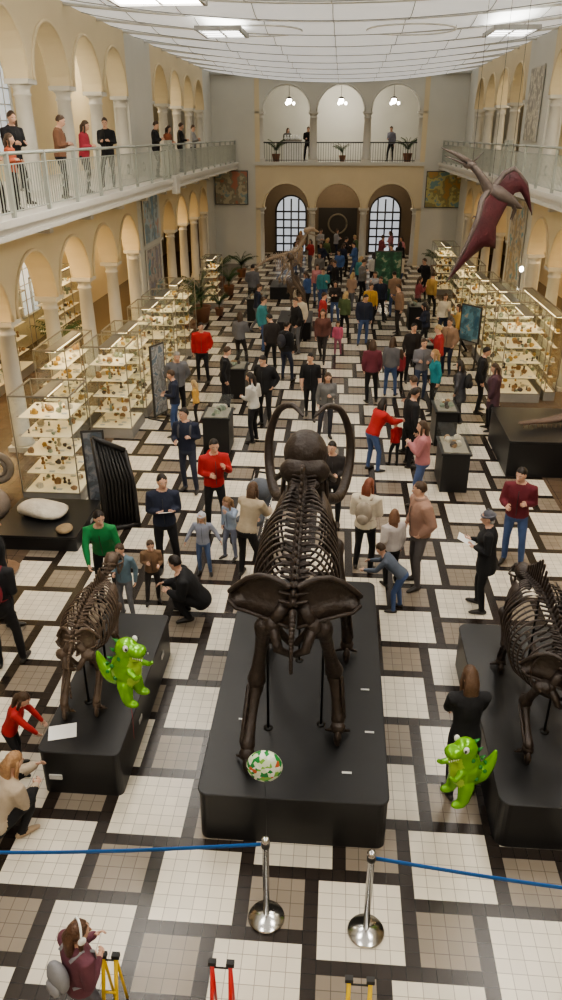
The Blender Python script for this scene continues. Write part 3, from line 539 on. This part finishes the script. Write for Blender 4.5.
board('information_board',-4.45,12.72,.1,.42,1.5,.2,panelmat('board_greyblue',(.12,.15,.18),(.2,.22,.25),(.3,.3,.3),5))
board('information_board',-4.4,17.9,.1,.55,1.8,1.15,panelmat('board_grey',(.3,.32,.33),(.4,.4,.4),(.15,.2,.25),5))
board('information_board',2.0,31.8,.3,1.1,2.0,0,panelmat('board_green',(.02,.07,.04),(.04,.14,.08),(.3,.35,.25),3))
board('information_board',4.05,23.2,.8,.8,1.1,-.9,panelmat('board_blue',(.03,.1,.16),(.1,.22,.28),(.3,.3,.25),3))
PF=mat('poster_edge',(.6,.58,.52),.6)
board('wall_map',-5.9,43.36,3.1,1.8,1.7,0,panelmat('map_warm',(.5,.22,.15),(.55,.5,.36),(.3,.4,.4),1.6),False)
board('wall_map',5.4,43.36,3.0,1.9,1.8,0,panelmat('map_geo',(.5,.3,.1),(.55,.5,.22),(.22,.35,.34),1.8),False)
board('wall_poster',-6.8,28.3,3.0,2.2,1.6,math.pi/2,panelmat('poster_blue',(.16,.3,.45),(.4,.5,.55),(.5,.35,.28),1.6),False,PF)
board('wall_poster',-6.8,28.3,1.1,2.2,1.75,math.pi/2,panelmat('poster_rose',(.3,.3,.4),(.5,.45,.42),(.18,.35,.42),1.8),False,PF)
board('wall_poster',6.2,28.3,6.3,1.8,2.2,math.pi/2,panelmat('poster_map',(.3,.27,.22),(.62,.57,.45),(.4,.36,.3),3),False,PF)
board('wall_poster',6.2,28.3,1.6,2.2,2.9,math.pi/2,panelmat('poster_tan',(.5,.36,.18),(.6,.52,.38),(.2,.36,.42),1.8),False,PF)
# ------------------------------------------------ balloons
def dino_balloon(name,loc,rz,k=1.0,tilt=0):
    mb=MB()
    mb.ell((0,0,0),(.18,.14,.22)); mb.ell((.03,0,.27),(.13,.12,.12)); mb.ell((.16,0,.27),(.1,.095,.065)); mb.ell((.13,0,.185),(.09,.075,.035))
    mb.tube([(.02,0,.12),(.03,0,.25)],[.13,.11],n=12,rnd=True)
    mb.tube(spl([(-.06,0,-.1),(-.2,0,-.12),(-.3,0,0),(-.34,0,.12)],4),lin([.12,.09,.055,.02],13),n=12,rnd=True)
    for sy in (-1,1):
        mb.tube([(.1,sy*.1,.06),(.2,sy*.13,.02),(.24,sy*.12,.06)],[.035,.03,.025],n=8,rnd=True); mb.tube([(.02,sy*.09,-.15),(.05,sy*.11,-.3)],[.085,.065],n=10,rnd=True); mb.ell((.09,sy*.11,-.35),(.1,.055,.04))
    segs=[((-.05,0,-.1),(-.02,0,.3),.12,0),((-.1,0,-.1),(-.33,0,.1),.06,0),((.1,0,-.1),(.12,0,.1),.075,1),((.12,0,.19),(.2,0,.18),.05,1),((.1,0,.3),(.24,0,.29),.06,0),((.02,.1,-.2),(.06,.11,-.35),.07,0),((.02,-.1,-.2),(.06,-.11,-.35),.07,0),((.1,.1,.05),(.24,.12,.05),.04,0),((.1,-.1,.05),(.24,-.12,.05),.04,0)]
    co,F,lab=remesh(mb,.013,segs,4); o=MB(); o.v=[tuple(c) for c in co]; o.f=F; o.m=[int(l) for l in lab]; o.s=[True]*len(F)
    for sy in (-1,1):
        o.ell((.08,sy*.09,.34),(.03,.026,.038),2,None,10,8); o.ell((.1,sy*.11,.345),(.014,.01,.02),3,None,8,6)
        for a,b,c in ((-.1,.105,.08),(-.06,.125,-.05),(-.2,.055,-.06),(.0,.11,.2)): o.ell((a,sy*b,c),(.026,.018,.026),4,None,8,6)
    for a,c in ((-.1,.33),(-.15,.2),(-.2,.08),(-.25,-.0)): o.tube([(a+.03,0,c),(a-.03,0,c+.02)],[(.03,.015),(.004,.004)],4,8)
    for i in range(5):
        for sy in (-1,1): o.tube([(.14+i*.025,sy*.062,.225),(.14+i*.025,sy*.062,.205)],[.008,.002],2,5)
    zz=-(loc[2]-.66)/k if loc[2]>1 else -.3
    o.tube([(0,0,-.2),(.01,0,-.2+zz*.5),(0,0,zz)],.003,5,5)
    ob=o.build(name,[mat('balloon_green',(.17,.42,.02),.14,.25,var=.2),mat('balloon_lime',(.36,.55,.08),.18,.2),mat('balloon_white',(.8,.8,.78),.3),mat('balloon_black',(.02,.02,.02),.3),mat('balloon_dark_green',(.03,.2,.04),.25),mat('balloon_string_red',(.35,.04,.05),.6)],loc,rz); ob.scale=(k,k,k)
dino_balloon('dinosaur_balloon',(-2.03,6.0,1.6),-.3,.98); dino_balloon('dinosaur_balloon',(1.4,5.6,.9),math.pi+.4,.98)
mb=MB(); mb.ell((0,0,0),(.165,.1,.165),0,None,24,16); mb.tube([(0,0,-.15),(0,0,-.18)],[.012,.02],1,8); mb.tube([(0,0,-.16),(.01,.0,-.7),(.0,0,-1.35)],.0025,1,5)
m=bpy.data.materials.new('balloon_print'); m.use_nodes=True; nt=m.node_tree; b=nt.nodes['Principled BSDF']; b.inputs['Roughness'].default_value=.25
tc=nt.nodes.new('ShaderNodeTexCoord'); vo=nt.nodes.new('ShaderNodeTexVoronoi'); vo.inputs['Scale'].default_value=24; cr=nt.nodes.new('ShaderNodeValToRGB'); cr.color_ramp.interpolation='CONSTANT'
sx=nt.nodes.new('ShaderNodeSeparateColor'); e=cr.color_ramp.elements; e[0].color=(.6,.7,.5,1); e[1].position=.36; e[1].color=(.03,.24,.06,1); x=e.new(.66); x.color=(.2,.45,.08,1); x=e.new(.82); x.color=(.7,.74,.66,1); x=e.new(.96); x.color=(.5,.12,.05,1)
nt.links.new(tc.outputs['Object'],vo.inputs['Vector']); nt.links.new(vo.outputs['Color'],sx.inputs[0]); nt.links.new(sx.outputs[0],cr.inputs[0]); nt.links.new(cr.outputs[0],b.inputs['Base Color'])
mb.build('round_balloon',[m,mat('balloon_black',(.02,.02,.02))],(-.52,5.0,1.39))
# ------------------------------------------------ barrier
CH=mat('brushed_chrome',(.6,.6,.6),.18,1,var=.05); TB=mat('tape_blue',(.01,.12,.42),.6)
for x,y in ((-.47,4.52),(.44,4.45),(-4.6,4.2),(4.4,4.2)):
    mb=MB(); mb.lathe([(.165,0),(.17,.012),(.16,.028),(.06,.045),(.03,.06)],n=32); mb.lathe([(.03,.05),(.03,.93),(.037,.935),(.037,1.03),(.028,1.045),(.01,1.05)],n=20); mb.lathe([(.0385,.945),(.0385,1.0)],m=1,n=20); mb.build('stanchion',[CH,mat('stanchion_black',(.02,.02,.02))],(x,y,0))
for a,b in (((-.51,4.52),(-4.56,4.2)),((.48,4.45),(4.36,4.2))):
    mb=MB(); n=14; A=V3((*a,.965)); B=V3((*b,.965)); rows=[]
    for k in range(n+1): t=k/n; p=A.lerp(B,t)-V3((0,0,.09*math.sin(math.pi*t))); rows.append([p+V3((0,0,.022)),p-V3((0,0,.022))])
    mb.patch(rows,0,.003); mb.build('barrier_tape',[TB])
def easel(x,y,c,nm,sp=.14,h=.82):
    mb=MB()
    for sx in (-1,1): mb.tube([(sx*sp/2,0,h),(sx*sp/2*1.05,-.22,.0)],.016,0,8); mb.tube([(sx*sp/2,0,h),(sx*sp/2*1.05,.1,.0)],.012,0,8); mb.box(sx*sp/2-.03,sx*sp/2+.03,-.02,.02,h-.01,h+.03,1)
    mb.tube([(-sp/2,0,h-.05),(sp/2,0,h-.05)],.008,1,6); mb.tube([(-sp*.52,-.11,.42),(sp*.52,-.11,.42)],.01,0,6); mb.build('folding_trestle',[mat(nm,c,.4),mat('stanchion_black',(.02,.02,.02))],(x,y,0))
easel(-.72,3.55,(.6,.03,.03),'trestle_red'); easel(.33,3.5,(.75,.5,.03),'trestle_yellow',.16); easel(-1.62,3.62,(.75,.5,.03),'trestle_yellow',.1,.7)
# ------------------------------------------------ pram
mb=MB(); mb.tube(spl([(0,-.35,.5),(0,-.1,.42),(0,.2,.45),(0,.4,.7)],4),[(.2,.06),(.22,.1),(.22,.12),(.22,.13),(.22,.14)]+[(.2,.12)]*8,0,12,ref=(1,0,0),rnd=True); 
mb.ell((0,.25,.85),(.23,.25,.2),0,None,14,8)
for sx in (-1,1):
    for yy,r in ((-.35,.09),(.35,.13)):
        mb.tube([(sx*.26+r*0,yy+r*math.cos(q),r+.02+r*math.sin(q)) for q in [2*math.pi*k/14 for k in range(15)]],.02,1,6)
        mb.tube([(sx*.26,yy,r),(sx*.2,0,.45)],.012,2,6)
    mb.tube([(sx*.22,-.3,.15),(sx*.22,.3,.7),(sx*.22,.6,1.02)],.013,2,6)
mb.tube([(-.22,.6,1.02),(.22,.6,1.02)],.018,1,8); mb.build('pushchair',[cmat('cloth',(.1,.11,.13)),mat('rubber',(.02,.02,.02),.7),CH],(-1.35,11.75,0),-.3)
# ------------------------------------------------ pterosaur
mb=MB()
mb.tube(spl([(-.05,0,.1),(.15,.1,.02),(.45,.25,-.12),(.75,.35,-.28)],4),lin([.11,.17,.12,.02],13),0,14,rnd=True)
mb.tube(spl([(-.05,0,.1),(-.2,-.08,.3),(-.34,-.1,.46),(-.46,-.1,.56)],4),lin([.12,.085,.07,.07],13),0,12,rnd=True)
mb.ell((-.5,-.1,.58),(.14,.09,.08)); mb.tube([(-.48,-.1,.6),(-.8,-.13,.78),(-1.12,-.16,.9)],[(.07,.07),(.04,.045),(.008,.008)],0,10); mb.tube([(-.48,-.1,.55),(-.78,-.13,.66),(-1.04,-.16,.75)],[(.05,.04),(.03,.02),(.006,.006)],0,8)
mb.tube([(-.45,-.1,.62),(-.25,-.1,.82)],[(.02,.06),(.005,.01)],0,8); mb.ell((-.58,-.18,.62),(.018,.012,.018),2)
def poly(P,k):
    P=[V3(p) for p in P]; L=[0]
    for a,b in zip(P,P[1:]): L.append(L[-1]+(b-a).length)
    out=[]
    for i in range(k):
        d=L[-1]*i/(k-1)
        for j in range(len(L)-1):
            if d<=L[j+1]+1e-9: out.append(P[j].lerp(P[j+1],(d-L[j])/(L[j+1]-L[j]))); break
    return out
def wing(lead,trail,m=1):
    k=17; A=poly(lead,k); B=poly(trail,k); rows=[]
    for i in range(k):
        a,b=A[i],B[i]; nn=V3((.03,-.07,.02))
        rows.append([a.lerp(b,t)+nn*math.sin(math.pi*t)*math.sin(math.pi*i/(k-1)) for t in (0,.2,.4,.6,.8,1)])
    mb.patch(rows,m,.008); mb.tube(A,lin([.065,.055,.035,.012],len(A)),0,8,rnd=True)
    for i in (3,6,9,12): mb.tube([A[i],A[i].lerp(B[i],.95)],[.012,.004],0,5)
wing([(-.05,-.05,.08),(-.22,-.3,-.05),(-.28,-.45,-.4),(-.48,-.55,-.95),(-.82,-.6,-1.68)],[(.42,.15,-.15),(.28,.0,-.4),(.16,-.15,-.62),(.2,-.2,-1.05),(-.05,-.3,-.98),(-.35,-.45,-1.2),(-.82,-.6,-1.68)])
wing([(.05,.1,.12),(.3,.3,.42),(.5,.35,.5),(.8,.38,.2),(1.0,.4,-.42)],[(.5,.28,-.12),(.55,.3,.02),(.68,.33,.05),(.8,.36,-.12),(1.0,.4,-.42)])
for a in (.35,.5):
    c=V3((-.28,-.45,-.4)); mb.tube([c,c+V3((-.1,-.05,.02+.1*(a-.4))),c+V3((-.14,-.06,-.04))],[.015,.01,.004],0,6)
for sy in (0,.15): mb.tube([(.5,.2+sy,-.12),(.62,.3+sy,-.32),(.58,.35+sy,-.52)],[.045,.03,.012],0,8,rnd=True)
for px,py,pz in ((0,0,.2),(.4,.25,-.05),(-.45,-.1,.62)): mb.tube([(px,py,pz),(px,py,3.5)],.004,3,5)
mb.build('pterosaur_model',[mat('ptero_skin',(.12,.095,.085),.6,var=.4,scale=9),mat('ptero_membrane',(.075,.014,.02),.6,var=.6,scale=5,bump=.4),mat('balloon_black',(.02,.02,.02)),M_pole],(3.12,17.2,5.37))
# ------------------------------------------------ plants
def palm(name,x,y,z0,k,seed):
    rr=random.Random(seed); mb=MB(); mb.lathe([(.16,0),(.22,.35),(.24,.38),(.2,.38),(.19,.33)],n=16,m=0); mb.lathe([(.03,.3),(.025,.7)],m=2,n=8)
    for i in range(20):
        a=rr.uniform(0,6.28); el=rr.uniform(.95,1.5); L=rr.uniform(.6,1.0); d=V3((math.cos(a),math.sin(a),0)); pts=[]
        for j in range(7): t=j/6; pts.append(V3((0,0,.55))+d*(L*t*math.cos(el*(1-.3*t)))+V3((0,0,L*(t*math.sin(el)-t*t*.4))))
        mb.tube(pts,[.009]*7,2,5); sd=d.cross(V3((0,0,1)))
        for j in range(1,7):
            p=pts[j]; 
            for sg in (-1,1):
                for o in (0,.5):
                    q=p.lerp(pts[j-1],o); tip=q+sd*sg*.16*(1-.1*j)+d*.06-V3((0,0,.06)); mb.add([q-d*.018,q+d*.018,tip],[(0,1,2)],1)
    mb.v=[tuple(k*c for c in v) for v in mb.v]; mb.build(name,[mat('plant_pot',(.25,.12,.07),.7),mat('palm_leaf',(.03,.085,.028),.5,var=.4),mat('palm_stem',(.1,.12,.05),.6)],(x,y,z0))
for i,a in enumerate(((-5.2,28.8,0,1.6),(-5.3,26.6,0,1.35),(-4.7,30.0,0,.8),(-5.6,36,0,1.3),(-3.6,44.8,5.2,1.0),(3.5,44.8,5.2,1.1),(.0,45,5.2,.8),(5.1,33,0,1.1),(-8.6,22.8,0,1.2),(5.0,40.5,0,1.2),(-4.9,39,0,1.1),(-4.9,34.3,0,1.1))): palm('potted_palm',*a,i)
# ------------------------------------------------ architecture
cream=mat('wall_cream_plaster',(.74,.64,.45),.85,var=.05,scale=1.2,bump=.1,bscale=4); grey=mat('wall_pale_grey',(.66,.65,.59),.8,var=.05,scale=1); colm=mat('column_pale',(.64,.62,.56),.5,var=.06,scale=4)
slab=mat('balcony_stone',(.62,.6,.55),.7,var=.05)
def arcade(mb,P,th,edges,zs,zt,r,m=0):
    for e0,e1 in zip(edges[:-1],edges[1:]):
        c=(e0+e1)/2; L=[(e0,zs)]+[(c-r*math.cos(math.pi*k/20),zs+r*math.sin(math.pi*k/20)) for k in range(21)]+[(e1,zs)]
        for (a,z),(b,w) in zip(L[:-1],L[1:]):
            for d in (0,th): mb.add([P(a,d,z),P(b,d,w),P(b,d,zt),P(a,d,zt)],[(0,1,2,3)],m)
            mb.add([P(a,0,z),P(b,0,w),P(b,th,w),P(a,th,z)],[(0,1,2,3)],m)
        for d in (-.02,th+.02):
            mb.tube([P(c-(r+.04)*math.cos(math.pi*k/20),d,zs+(r+.04)*math.sin(math.pi*k/20)) for k in range(21)],.04,m,6)
E=[-3.65+2.75*k for k in range(12)]; E2=[30+2.75*k for k in range(5)]
def colmesh(h,nm):
    mb=MB(); mb.box(-.26,.26,-.26,.26,0,.12); mb.lathe([(.25,.12),(.26,.17),(.22,.22),(.23,.26),(.2,.3),(.2,h*.4),(.17,h-.34),(.2,h-.32),(.2,h-.28),(.175,h-.26),(.18,h-.18),(.25,h-.1)],n=20); mb.box(-.27,.27,-.27,.27,h-.1,h); return mb.mesh(nm,[colm])
CL=colmesh(2.95,'column_lower'); CU=colmesh(2.4,'column_upper')
def column(x,y,z,me): o=bpy.data.objects.new('column',me); o.location=(x,y,z); sc.collection.objects.link(o)
for nm,X0 in (('wall_left',-7.35),('wall_right',6.25)):
    mb=MB(); P=lambda a,d,z:(X0+d,a,z)
    for zs,zt in ((2.95,4.9),(7.6,9.5)): arcade(mb,P,.5,E,zs,zt,1.2); arcade(mb,P,.5,E2,zs,zt,1.2)
    mb.box(X0,X0+.5,26.6,30,0,4.9,1); mb.box(X0,X0+.5,26.6,30,5.2,9.5,1); mb.box(X0,X0+.5,41,43.4,0,4.9,1); mb.box(X0,X0+.5,41,43.4,5.2,9.5,1)
    mb.build(nm,[cream,grey])
    for e in E+E2: column(X0+.25,e,0,CL); column(X0+.25,e,5.2,CU)
    xa,xb=(-10.5,-5.55) if X0<0 else (5.1,9.9); ed=xb if X0<0 else xa; sg=1 if X0<0 else -1
    mb=MB(); mb.box(xa,xb,-4,43.4,4.92,5.2); mb.box(min(ed,ed+sg*.07),max(ed,ed+sg*.07),-4,43.4,5.1,5.22); mb.box(min(ed,ed+sg*.04),max(ed,ed+sg*.04),-4,43.4,4.9,4.99)
    for e in E+E2: mb.box(*(sorted((X0+.25,ed-sg*.25))),e-.1,e+.1,4.72,4.93)
    mb.box(*(sorted((ed,ed+sg*.16))),26.3,26.9,4.75,5.3)
    mb.build('floor_gallery_'+('left' if X0<0 else 'right'),[slab])
    mb=MB(); xr=ed-sg*.1
    mb.tube([(xr,-4,6.22),(xr,43.3,6.22)],.03,0,8); mb.tube([(xr,-4,6.05),(xr,43.3,6.05)],.012,0,6); mb.tube([(xr,-4,5.3),(xr,43.3,5.3)],.015,0,6)
    y=-4.
    k=0
    while y<43.3:
        if k%14==0: mb.box(xr-.035,xr+.035,y-.035,y+.035,5.2,6.25)
        else: mb.box(xr-.008,xr+.008,y-.008,y+.008,5.3,6.05)
        if k%14==7: mb.tube([(xr,y+.12*math.cos(q),5.68+.12*math.sin(q)) for q in [2*math.pi*j/12 for j in range(13)]],.01,0,5)
        y+=.125;k+=1
    for yy in (26.3,26.9): mb.box(xr-.06,xr+.06,yy-.06,yy+.06,5.2,6.35)
    mb.build('balcony_railing',[mat('railing_paint',(.38,.4,.36),.4)])
mb=MB(); P=lambda a,d,z:(a,43.4+d,z); EB=[-4.35,-1.55,1.25,4.05]
arcade(mb,P,.5,EB,2.95,5.2,1.2,0); arcade(mb,P,.5,EB,7.6,9.5,1.2,1)
for a,b in ((-7.1,-4.6),(4.3,6.5)): mb.box(a,b,43.4,43.9,0,9.5,1)
for a,b in ((-4.6,-4.35),(4.05,4.3)): mb.box(a,b,43.38,43.9,0,9.5,0)
mb.box(-4.6,4.3,43.3,43.42,5.05,5.22,1)
mb.build('wall_back',[cream,grey])
for e in EB: column(e,43.65,0,CL); column(e,43.65,5.2,CU)
mb=MB(); mb.tube([(-4.3,43.6,6.15),(4,43.6,6.15)],.03); mb.tube([(-4.3,43.6,5.3),(4,43.6,5.3)],.015)
for k in range(64): x=-4.25+k*.13; mb.box(x-.01,x+.01,43.59,43.61,5.2,6.15)
mb.build('balcony_railing',[mat('railing_dark',(.06,.06,.06),.4)])
mb=MB(); mb.box(-7.1,6.5,43.9,48,4.92,5.2); mb.build('floor_gallery_back',[slab])
mb=MB(); mb.box(-10.5,9.9,48,48.2,5.0,9.6); mb.box(-10.5,9.9,48,48.2,0,5.0,1)
for a,b in ((-7.2,-7.0),(6.4,6.6)): mb.box(a,b,43.9,48,5,9.6); mb.box(a,b,43.9,48,0,5,1)
mb.build('wall_vestibule',[grey,mat('vestibule_dark',(.2,.15,.1),.7)])
mb=MB(); mb.box(-10.7,-10.5,-4,48,0,9.6); mb.build('wall_outer_left',[cream]); mb=MB(); mb.box(9.9,10.1,-4,48,0,9.6); mb.build('wall_outer_right',[cream]); mb=MB(); mb.box(-10.5,9.9,-4.2,-4,0,9.6); mb.build('wall_front',[cream])
PANE=mat('window_daylight',(.6,.68,.75),.3,emit=.4,ecol=(.85,.9,1)); PD=mat('door_daylight',(.3,.35,.38),.3,emit=.5,ecol=(.88,.92,1)); WF=mat('window_frame_white',(.5,.5,.48),.5); DF=mat('door_frame_dark',(.03,.025,.02),.5)
def window(name,fn,w,h,z0,pm,fm,arch=True,nx=3,nz=4,fr=.02):
    mb=MB(); out=[(-w/2,z0),(w/2,z0),(w/2,z0+h)]
    if arch: out+=[(w/2*math.cos(math.pi*k/12),z0+h+w/2*math.sin(math.pi*k/12)) for k in range(1,12)]
    out+=[(-w/2,z0+h)]
    mb.add([fn(a,.03,z) for a,z in out],[tuple(range(len(out)))],0); mb.tube([fn(a,.06,z) for a,z in out+[out[0]]],.05,1,6,sm=False)
    for k in range(1,nx): a=-w/2+w*k/nx; mb.tube([fn(a,.05,z0),fn(a,.05,z0+h+(w*.4 if arch else 0))],fr,1,5)
    for k in range(1,nz+1): z=z0+h*k/nz; mb.tube([fn(-w/2,.05,z),fn(w/2,.05,z)],fr,1,5)
    mb.build(name,[pm,fm])
wn=1
for k in range(3,11):
    yc=E[k]+1.375
    for z0,h in ((1.0,2.0),(6.0,1.8)):
        window('window_%d'%wn,lambda a,d,z,yc=yc:(-10.5+d,yc+a,z),1.5,h,z0,PANE,WF); wn+=1
        if k>5: window('window_%d'%wn,lambda a,d,z,yc=yc:(9.9-d,yc+a,z),1.5,h,z0,PANE,WF); wn+=1
for i,xc in enumerate((-2.95,2.65)): window('door_%d'%(i+1),lambda a,d,z,xc=xc:(xc+a,47.97-d,z),1.8,2.3,.07,PD,DF,True,4,5,.05)
mb=MB(); mb.box(-1.3,1,47.86,47.96,.01,2.6); mb.tube([(-.15+.55*math.cos(q),47.82,1.7+.55*math.sin(q)) for q in [2*math.pi*j/24 for j in range(25)]],.05,1,8); mb.build('door_3',[DF,mat('door_ring',(.2,.17,.12),.5)])
mb=MB(); mb.box(-3.3,-2.3,45.9,46.5,5.2,6.2,0); mb.box(-3.35,-2.25,45.85,46.55,6.2,6.25,1)
for k in range(6): mb.lathe([(.06,0),(.09,.08),(.04,.2),(.06,.26)],(-3.2+k*.16,46.2,6.25),0,8)
mb.build('display_counter',[mat('counter_white',(.8,.8,.78),.5),WH])
# floor
u=.13; A,B=7,5; D=A*A+B*B
def cls(i,j):
    k0=math.floor((A*i+B*j)/D); l0=math.floor((-B*i+A*j)/D)
    for k in range(k0-2,k0+3):
        for l in range(l0-2,l0+3):
            a=i-(k*A-l*B); b=j-(k*B+l*A)
            if 0<=a<A and 0<=b<A: return 1 if a==0 or b==0 else 0
            a-=A
            if 0<=a<B and 0<=b<B: return 1 if a==0 or b==0 else 2
    return 1
mb=MB(); I0,I1,J0,J1=-42,36,-32,370
for i in range(I0,I1):
    for j in range(J0,J1):
        c=cls(i,j)
        if (i<-40 or i>33): c=3
        mb.add([(i*u,j*u,0),(i*u+u,j*u,0),(i*u+u,j*u+u,0),(i*u,j*u+u,0)],[(0,1,2,3)],c)
x0,x1=I0*u,I1*u; mb.add([(-10.6,-4.1,0),(x0,-4.1,0),(x0,48.1,0),(-10.6,48.1,0)],[(0,1,2,3)],3); mb.add([(x1,-4.1,0),(10,-4.1,0),(10,48.1,0),(x1,48.1,0)],[(0,1,2,3)],3)
mb.build('floor',[tilemat('tile_cream',(.76,.7,.59),u,(.36,.32,.26)),tilemat('tile_dark_brown',(.035,.026,.021),u,(.015,.013,.012)),tilemat('tile_grey_brown',(.27,.225,.175),u,(.12,.1,.08)),tilemat('tile_marble_brown',(.14,.1,.07),.3,(.04,.03,.025),.2,.3)])
# ceiling: curved pale vaulted fabric/glass on ribs
CM=mat('ceiling_fabric',(.7,.7,.68),.9,var=.2,scale=.5,emit=.44,ecol=(1,.98,.94)); SK=mat('skylight_glass',(.9,.95,1),.3,emit=6,ecol=(1,.98,.94)); SKF=mat('skylight_glass_bright',(.9,.95,1),.3,emit=16,ecol=(1,.94,.85))  # the strongest glass is for added fill panels out of view
def cz(x,y):
    t=max(0,min(1,(x+7.1)/13.6)); q=((y+3.65)/2.75)%1; sn=math.sin(math.pi*t); return 9.42-.42*sn-.2*math.sin(math.pi*q)*sn**.5
mb=MB(); xs=[-7.1+13.6*i/24 for i in range(25)]; ys=[-3.65+2.75*j/6 for j in range(103+2)]
ys=[min(y,43.38) for y in ys if y<43.9]
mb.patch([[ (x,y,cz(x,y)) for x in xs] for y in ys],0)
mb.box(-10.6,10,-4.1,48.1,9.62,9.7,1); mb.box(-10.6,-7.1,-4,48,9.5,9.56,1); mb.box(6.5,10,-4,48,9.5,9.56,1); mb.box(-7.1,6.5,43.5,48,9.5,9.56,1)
mb.build('ceiling',[CM,mat('ceiling_plaster',(.7,.68,.62),.8,emit=.18,ecol=(1,.9,.75))])  # plaster emits faintly, a warm glow put into the material
mb=MB()
y=-3.65
while y<43.4: mb.tube([(x,y,cz(x,y)-.03) for x in xs],.055,1,6); y+=2.75
y=-3.65+1.375
while y<43.3: mb.tube([(x,y,cz(x,y)-.01) for x in xs],.012,0,4); y+=2.75
for k in range(1,8):
    x=-7.1+1.7*k; mb.tube([(x,yy,cz(x,yy)-.01) for yy in ys],.011,0,5)
for x in (-7.0,6.4): mb.box(x-.1,x+.1,-4,43.35,9.22,9.42,1)
mb.box(-7.0,6.4,43.2,43.38,9.25,9.42,1)
for yy in (15,22):
    for x in (-2.2,1.6): mb.tube([(x+1.1*math.cos(q),yy+1.1*math.sin(q),8.85) for q in [2*math.pi*j/28 for j in range(29)]],.022,1,6); mb.tube([(x+1.1,yy,8.85),(x+1.1,yy,9.15)],.008,0,4); mb.tube([(x-1.1,yy,8.85),(x-1.1,yy,9.15)],.008,0,4)
mb.build('ceiling_ribs',[mat('rib_grey',(.42,.42,.41),.5),mat('rib_white',(.75,.75,.72),.5)])
for i,(x,yy) in enumerate(((-3.0,21.2),(4.0,21.8),(-3.4,15.0),(4.0,15.0),(-3.4,9.6),(4,9.6),(-3.4,4.2),(4,4.2),(-3.4,-1),(4,-1))):  # only the first pair are roof windows; the rest are unseen panels added to brighten
    big=i>1; hx,hy=(.8,1.2) if big else (.5,.8); mb=MB(); z=cz(x,yy)-.3; mb.box(x-hx,x+hx,yy-hy,yy+hy,z-.02,z,0)
    for a in (-1,1): mb.box(x-hx-.05,x+hx+.05,yy+a*hy-.03,yy+a*hy+.03,z-.06,z+.04,1); mb.box(x+a*hx-.03,x+a*hx+.03,yy-hy,yy+hy,z-.06,z+.04,1)
    mb.box(x-.02,x+.02,yy-hy,yy+hy,z-.04,z,1)
    for k in range(1,4): mb.box(x-hx,x+hx,yy-hy+hy*.5*k-.015,yy-hy+hy*.5*k+.015,z-.04,z,1)
    mb.build('skylight_%d'%(i+1),[SKF if big else SK,mat('rib_grey',(.42,.42,.41))])
# pendants + lamps
BULB=mat('lamp_bulb',(1,.95,.85),.4,emit=18,ecol=(1,.93,.8))
for x in (-2.95,-.15,2.65):
    mb=MB(); mb.tube([(0,0,.2),(0,0,1.3)],.012,1,6); mb.ell((0,0,0),(.14,.14,.16),0,None,12,8); mb.lathe([(.05,.2),(.16,.14),(.17,.1)],m=1,n=14)
    for k in range(3): a=k*2.1; mb.ell((.25*math.cos(a),.25*math.sin(a),-.12),(.07,.07,.08),0,None,8,6); mb.tube([(0,0,.15),(.25*math.cos(a),.25*math.sin(a),-.05)],.01,1,5)
    mb.build('pendant_lamp',[BULB,FR],(x,45.6,8.15))
def pl(x,y,z,e,c=(1,.7,.36),r=.12):
    l=bpy.data.lights.new('warm_lamp','POINT'); l.energy=e; l.color=c; l.shadow_soft_size=r; o=bpy.data.objects.new('warm_lamp',l); o.location=(x,y,z); sc.collection.objects.link(o)
for yy in (14.2,19.7,25.2,34): pl(-8.8,yy,3.9,180); pl(8.2,yy+1,3.9,140)
for yy in (14.2,22.5,33): pl(-8.8,yy,8.6,130,(1,.87,.68)); pl(8.2,yy,8.6,110,(1,.87,.68))
pl(-.15,46,3.9,60,(1,.85,.65)); pl(-.15,45.8,8.3,120,(1,.93,.84)); 
for x in (-3,2.7): pl(x,45.6,3.9,40,(1,.88,.7))
for x,y,z in ((6.0,18.2,2.1),(5.9,25.6,2.6)):
    mb=MB(); mb.ell((0,0,0),(.07,.07,.09),0,None,10,8); mb.tube([(0,0,-.08),(0,0,-z)],.015,1,6); mb.lathe([(.12,-z),(.1,-z+.03)],m=1,n=12); mb.build('floor_lamp',[BULB,FR],(x,y,z))
# ------------------------------------------------ world, camera
w=bpy.data.worlds.new('world'); sc.world=w; w.use_nodes=True; w.node_tree.nodes['Background'].inputs[0].default_value=(.6,.65,.7,1); w.node_tree.nodes['Background'].inputs[1].default_value=.4
cam=bpy.data.cameras.new('camera'); co=bpy.data.objects.new('camera',cam); sc.collection.objects.link(co)
cam.sensor_fit='VERTICAL'; cam.sensor_height=36; cam.lens=27; co.location=(0,0,6.5); co.rotation_euler=(math.radians(90-25.95),0,math.radians(4.25)); sc.camera=co
try: sc.view_settings.look='AgX - Medium High Contrast'
except Exception as ex: print(ex)
print('objects',len(sc.objects))
